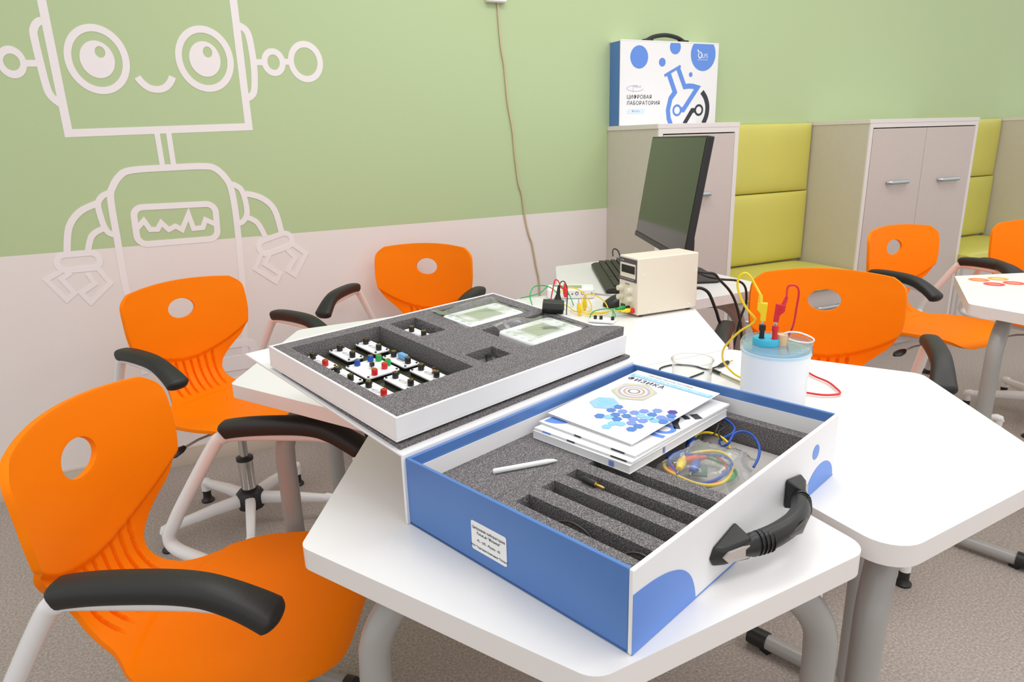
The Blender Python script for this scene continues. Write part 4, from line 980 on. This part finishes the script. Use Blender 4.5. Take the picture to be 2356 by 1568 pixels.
# ================================================================== MEASURING DEVICE AND LEADS ON THE BACK TABLE
dv = thing('digital_meter', 'white digital meter with green screen on the table behind the tray', 'meter', (.996, 1.826, .75), (0, 0, R(-30)))
MB().prism(rrect(0, 0, .146, .080, .010), .001, .030).build('body', M_paper, dv, bevel=.003)
MB().box((.040, .020, .0302), (.108, .062, .0308)).build('screen', mat('lcd_bright', '9cb07c', .3), dv)
for x, z, r, m in ((.066, .016, .0022, M_blackg), (.078, .0165, .0022, M_blackg), (.092, .018, .0050, M_black), (.110, .0185, .0050, M_red), (.138, .0175, .0038, M_chrome)):
    so_ = MB().tube([(x, 0, z), (x, -.0015, z)], r, 18).build('port', m, dv, smooth=True)
    if r > .003: MB().tube([(x, -.0016, z), (x, -.0024, z)], r*.62, 14).build('port_centre', M_sock if m != M_chrome else M_black, so_, smooth=True)
for x in (.114, .125, .136): MB().lathe([(.004, .0301), (.0035, .0312)], 12, (x, .050, 0)).build('button', MATS['button_grey'], dv, smooth=True)
hb = thing('black_sleeve', 'open black plastic sleeve lying on the far end of the foam tray', 'sleeve', tw(.492, .172, .0345), tuple((TM @ Matrix.Rotation(-.9, 4, 'Z')).to_euler()))
ou = rpoly([(-.013, 0), (.013, 0), (.019, .011), (.010, .022), (-.012, .021), (-.018, .011)], .003); inn = [(x*.90, .011+(y-.011)*.86) for x, y in ou]
MB().ring(ou, inn, -.020, .020, lambda a, b, c: (c, a, b+.0003)).build('sleeve_wall', M_black, hb, smooth=True)
MB().prism(inn, -.004, -.002, lambda a, b, c: (c, a, b+.0003)).build('inner_wall', M_blackg, hb)
lead('green test lead arching on the table behind the tray', [Vector(p) for p in ((.900, 1.74, .757), (.927, 1.808, .775), (.955, 1.83, .795), (.985, 1.80, .797), (.985, 1.74, .785), (.965, 1.69, .770), (.958, 1.66, .757))], M_grn, .0018, plugs=[((.945, 1.645, .757), (.05, .0, 1))])
lead('second green test lead crossing in front of the white meter', [Vector(p) for p in ((.92, 1.86, .757), (.99, 1.868, .762), (1.03, 1.885, .775), (1.05, 1.83, .785), (1.04, 1.77, .775), (1.01, 1.69, .757))], M_grn, .0016)
lead('red clip lead rising behind the black sleeve', [Vector(p) for p in ((.893, 1.62, .758), (.895, 1.62, .800), (.903, 1.62, .835), (.909, 1.62, .855), (.918, 1.62, .853), (.926, 1.62, .838), (.932, 1.62, .828))], M_red, .0018, plugs=[((.936, 1.612, .833), (.04, -.02, -1))])
cl_ = thing('black_clip', 'black crocodile clip standing upright beside the red clip', 'clip', (.920, 1.628, .752))
MB().tube([(0, 0, 0), (.0, 0, .03), (.002, 0, .045), (.003, 0, .060), (.006, 0, .085)], [(.012, .009), (.014, .010), (.012, .009), (.005, .005), (.003, .003)], 12, up=(0, 1, 0), sq=.6).build('body', M_black, cl_, smooth=True)
MB().tube(spline([(.006, 0, .085), (.014, 0, .095), (.024, 0, .093), (.032, 0, .075), (.032, 0, .045), (.024, -.01, .015), (.018, -.02, .004)], 6), .0016, 8).build('wire', M_black, cl_, smooth=True)
lead('yellow test lead making a large ring on the table behind the tray', [Vector(p) for p in ((.985, 1.665, .757), (.975, 1.70, .770), (.995, 1.745, .785), (1.03, 1.76, .795), (1.055, 1.73, .790), (1.052, 1.68, .775), (1.035, 1.63, .760), (1.00, 1.60, .757), (.975, 1.625, .757), (.985, 1.665, .758))], M_yel, .0017, plugs=[((1.018, 1.64, .757), (0, 0, 1))])
lead('yellow test lead running from the table to the red output terminal', [Vector(p) for p in ((.965, 1.585, .757), (.985, 1.600, .762), (1.02, 1.655, .785), (1.055, 1.665, .790), (1.068, 1.62, .778), (1.05, 1.57, .758), (1.00, 1.568, .757), (.985, 1.585, .757), (1.03, 1.556, .762), (1.062, 1.520, .770))], M_yel, .0017, plugs=[((1.068, 1.513, .7690), (1, -.02, 0)), ((.975, 1.60, .758), (0, 0.1, 1))])
lead('green test lead running from a white module to the black output terminal', [Vector(p) for p in ((.975, 1.545, .757), (1.005, 1.570, .765), (1.04, 1.545, .772), (1.028, 1.500, .766), (1.015, 1.487, .764), (1.020, 1.500, .772), (1.040, 1.525, .777), (1.055, 1.535, .773))], M_grn, .0016, plugs=[((1.065, 1.536, .7715), (1, -.02, 0))])
wm = thing('white_module', 'white circuit module with black sockets beside the power supply', 'circuit module', (.990, 1.505, .75), (0, 0, R(-48)))
MB().prism(rrect(-.035, -.018, .035, .018, .004), .002, .008).build('plate', M_paper, wm, bevel=.001)
for x in (-.02, -.004, .028): MB().lathe([(.0045, .008), (.0045, .017), (.003, .0172)], 14, (x, 0, 0)).build('socket', M_black, wm, smooth=True)

# ================================================================== JAR, BEAKER, PROBE
JX, JY = .945, .864
jar = thing('calorimeter_jar', 'milky white plastic jar with clear bluish lid and cyan cap', 'jar', (JX, JY, .75))
MB().lathe([(.054, 0), (.0575, .004), (.0595, .098), (.0605, .100), (.0575, .1005), (.0560, .097), (.054, .006), (.0, .006)], 56).build('body', M_jar, jar, smooth=True)
MB().lathe([(.0618, .096), (.0625, .098), (.0625, .112), (.0612, .1165), (.0585, .1165), (.0580, .111), (.0600, .109), (.0608, .098)], 56, (0, 0, 0), True).build('lid_ring', M_lid, jar, smooth=True)
MB().lathe([(.0598, .1065), (.0598, .1085), (.001, .1085), (.001, .1065)], 48, (0, 0, 0), True).build('lid_disc', M_lid, jar, smooth=True)
MB().lathe([(.044, .1004), (.046, .1004), (.046, .1024), (.044, .1024)], 48, (0, 0, 0), True).build('inner_ring', M_cyan if False else mat('ring_white_blue', 'cfe4f4', .3), jar, smooth=True)
ax = Vector((.864, -.945, 0)).normalized()      # sideways as seen from the camera, across its line of sight
def jp(s, z): return Vector((ax.x*s, ax.y*s, z))
c = jp(-.018, 0)
cap = MB().lathe([(.0225, .1090), (.0240, .1100), (.0240, .1200), (.0230, .1215), (0.001, .1215)], 36, tuple(c)).build('cyan_cap', M_cyan, jar, smooth=True)
posts = ((-.026, M_black, 'y'), (-.004, M_red, 'r'))
for s, m, _ in posts:
    q = jp(s, 0)-Vector((.006, .005, 0))
    po = MB().lathe([(.0055, .1216), (.0055, .1225), (.0045, .1228), (.0045, .136), (.0060, .1363), (.0060, .146), (.0035, .1465)], 14, tuple(q)).build('binding_post', m, cap, smooth=True)
    MB().lathe([(.0022, .1466), (.0026, .150), (.0022, .154)], 10, tuple(q)).build('post_pin', M_chrome, po, smooth=True)
q = jp(.009, 0)
MB().lathe([(.0085, .1088), (.0095, .128), (.0088, .1292), (.001, .1293)], 20, tuple(q)).build('cork_stopper', M_cork, jar, smooth=True)
MB().tube([Vector(p)-Vector((JX, JY, .75)) for p in spline([(.952, .857, .8795), (.958, .850, .884), (.970, .837, .884), (.982, .823, .878), (.986, .818, .872), (.980, .824, .867), (.966, .838, .868), (.956, .848, .872)], 6)], .0016, 8).build('stirrer_wire', M_wmetal, jar, smooth=True)
def banana(t, base, m, sgn, tilt):
    """stackable plug: straight nose below, wider block above, ribbed cable boot to one side"""
    d = Vector((0, 0, 1))*math.cos(tilt)+Vector((ax.x, ax.y, 0))*math.sin(tilt)*sgn; sd = Vector((ax.x, ax.y, 0))*math.cos(tilt)*sgn-Vector((0, 0, 1))*math.sin(tilt); nn = d.cross(sd)
    b = Vector(base)-Vector(t.location)
    pr_ = rpoly([(-.0047, 0), (-.0047, .0337), (-.0066, .0337)][:0]+[(.0046, 0), (.0046, .0136), (.0111, .0212), (.0111, .0337), (-.0064, .0337), (-.0047, 0)], .0012, 3)
    pb = MB().prism(pr_, -.0046, .0046, lambda u, v, k: tuple(b+sd*u+d*v+nn*k)).build('plug_body', m, t, bevel=.0012)
    bm_ = bmesh.new(); bm_.from_mesh(pb.data); bmesh.ops.recalc_face_normals(bm_, faces=bm_.faces[:]); bm_.to_mesh(pb.data); bm_.free()
    for v in (.016, .020, .024, .028): MB().prism(rrect(-.002, v, .006, v+.0012, .0005, 2), -.0052, -.0046, lambda u, w_, k: tuple(b+sd*u+d*w_+nn*k)).build('grip_rib', m, pb)
    e = b+sd*.0068+d*.0335; pts = []; rr = []
    for i in range(11):
        pts.append(e+d*.0135*i/10+sd*.0022*(i/10)*(1 if tilt else 0)); rr.append(.0047-.0009*i/10 if i % 2 == 0 else .0036-.0006*i/10)
    MB().tube(pts, rr, 12).build('cable_boot', m, pb, smooth=True)
    return Vector(base)+sd*.0068+d*.047+sd*.0022*(1 if tilt else 0)
yl = thing('test_lead', 'yellow test lead looping above the jar with its plug on the black post', 'cable', (.925, .886, .900))
YB = jp(-.026, .1535)-Vector((.006, .005, 0))+Vector((JX, JY, .75)); RB = jp(-.004, .1535)-Vector((.006, .005, 0))+Vector((JX, JY, .75))
ye = banana(yl, YB, M_yel, -1, 0)
ypts = [tuple(ye), (.915, .896, .967), (.909, .903, .982), (.903, .910, .988), (.897, .917, .982), (.895, .919, .966), (.899, .915, .946), (.907, .906, .924), (.917, .896, .908), (.919, .894, .901), (.914, .900, .892), (.905, .914, .879), (.900, .930, .860), (.905, .955, .832), (.935, .985, .795), (.965, .99, .765), (.972, .972, .757), (.965, .93, .757)]
MB().tube([Vector(p)-Vector(yl.location) for p in spline(ypts, 7)], .0021, 10).build('wire', M_yel, yl, smooth=True)

rl = thing('test_lead', 'red test lead with its plug on the red post, trailing on the right table', 'cable', (.939, .871, .900))
re_ = banana(rl, RB, M_red, 1, .12)
rpts = [tuple(re_), (.952, .856, .966), (.958, .850, .970), (.963, .845, .967), (.966, .843, .955), (.967, .846, .928), (.970, .852, .896), (.980, .870, .870), (1.005, .905, .85), (1.045, .945, .82), (1.095, .967, .785), (1.127, .961, .757), (1.119, .940, .755), (1.108, .909, .755), (1.103, .873, .755), (1.087, .840, .755), (1.074, .821, .755), (1.060, .818, .755), (1.038, .828, .755), (1.022, .850, .755), (1.015, .868, .755), (1.012, .89, .755)]
MB().tube([Vector(p)-Vector(rl.location) for p in spline(rpts, 7)], .0020, 10).build('wire', M_red, rl, smooth=True)

bk_ = thing('glass_beaker', 'small clear glass beaker beside the milky jar', 'beaker', (.822, .946, .75))
MB().lathe([(.001, .0005), (.033, .0005), (.036, .004), (.0365, .070), (.0385, .078), (.0375, .0788), (.0352, .0705), (.0347, .006), (.032, .0025), (.001, .0025)], 48, (0, 0, 0), True).build('glass_wall', M_glass, bk_, smooth=True)
MB().tube([(.0385*math.cos(a*math.pi/24), .0385*math.sin(a*math.pi/24), .0785) for a in range(48)], .0009, 8, True).build('rim', clear_mat('glass_rim', (.90, .91, .91), 2.5, .05, .15, (.9, .9, .9)), bk_, smooth=True)
MB().tube([(.0355*math.cos(a*math.pi/24), .0355*math.sin(a*math.pi/24), .003) for a in range(48)], .0009, 8, True).build('base_ring', MATS['glass_rim'], bk_, smooth=True)
pr = thing('temperature_probe', 'steel temperature probe with black cable lying behind the case', 'probe', (.960, 1.041, .7545))
o = Vector(pr.location); P_ = lambda L, n=6: [Vector(p)-o for p in spline([Vector(q) for q in L], n)]
MB().tube(P_([(.960, 1.020, .7545), (.957, .975, .7545), (.954, .925, .7545)], 3), .0026, 12).build('steel_rod', mat('steel', 'c8bca8', .25, 1), pr, smooth=True)
MB().tube(P_([(.961, 1.045, .7548), (.960, 1.018, .7548)], 1), .0036, 12).build('handle_sleeve', M_black, pr, smooth=True)
MB().tube(P_([(.985, 1.053, .7550), (.995, 1.056, .7550), (1.015, 1.062, .7552), (1.024, 1.064, .7552)], 3), [.0022, .0025, .003, .0035, .0045, .0045, .0046, .0046, .0046, .0040], 12).build('jack_boot', M_black, pr, smooth=True)
MB().tube(P_([(1.024, 1.064, .7552), (1.040, 1.068, .7552)], 1), .0015, 8).build('jack_pin', M_gold, pr, smooth=True)
MB().tube(P_([(.962, 1.045, .7545), (.970, 1.052, .7540), (.985, 1.053, .7550)]), .0018, 8).build('lead', M_black, pr, smooth=True)
MB().tube(P_([(.961, 1.044, .7540), (.955, 1.062, .7525), (.950, 1.087, .7525), (.932, 1.108, .7525), (.913, 1.117, .7525), (.885, 1.114, .7525), (.868, 1.100, .7525), (.850, 1.070, .7525), (.86, 1.03, .7525), (.90, 1.035, .7525), (.94, 1.045, .7525)]), .0018, 8).build('cable_loop', M_black, pr, smooth=True)
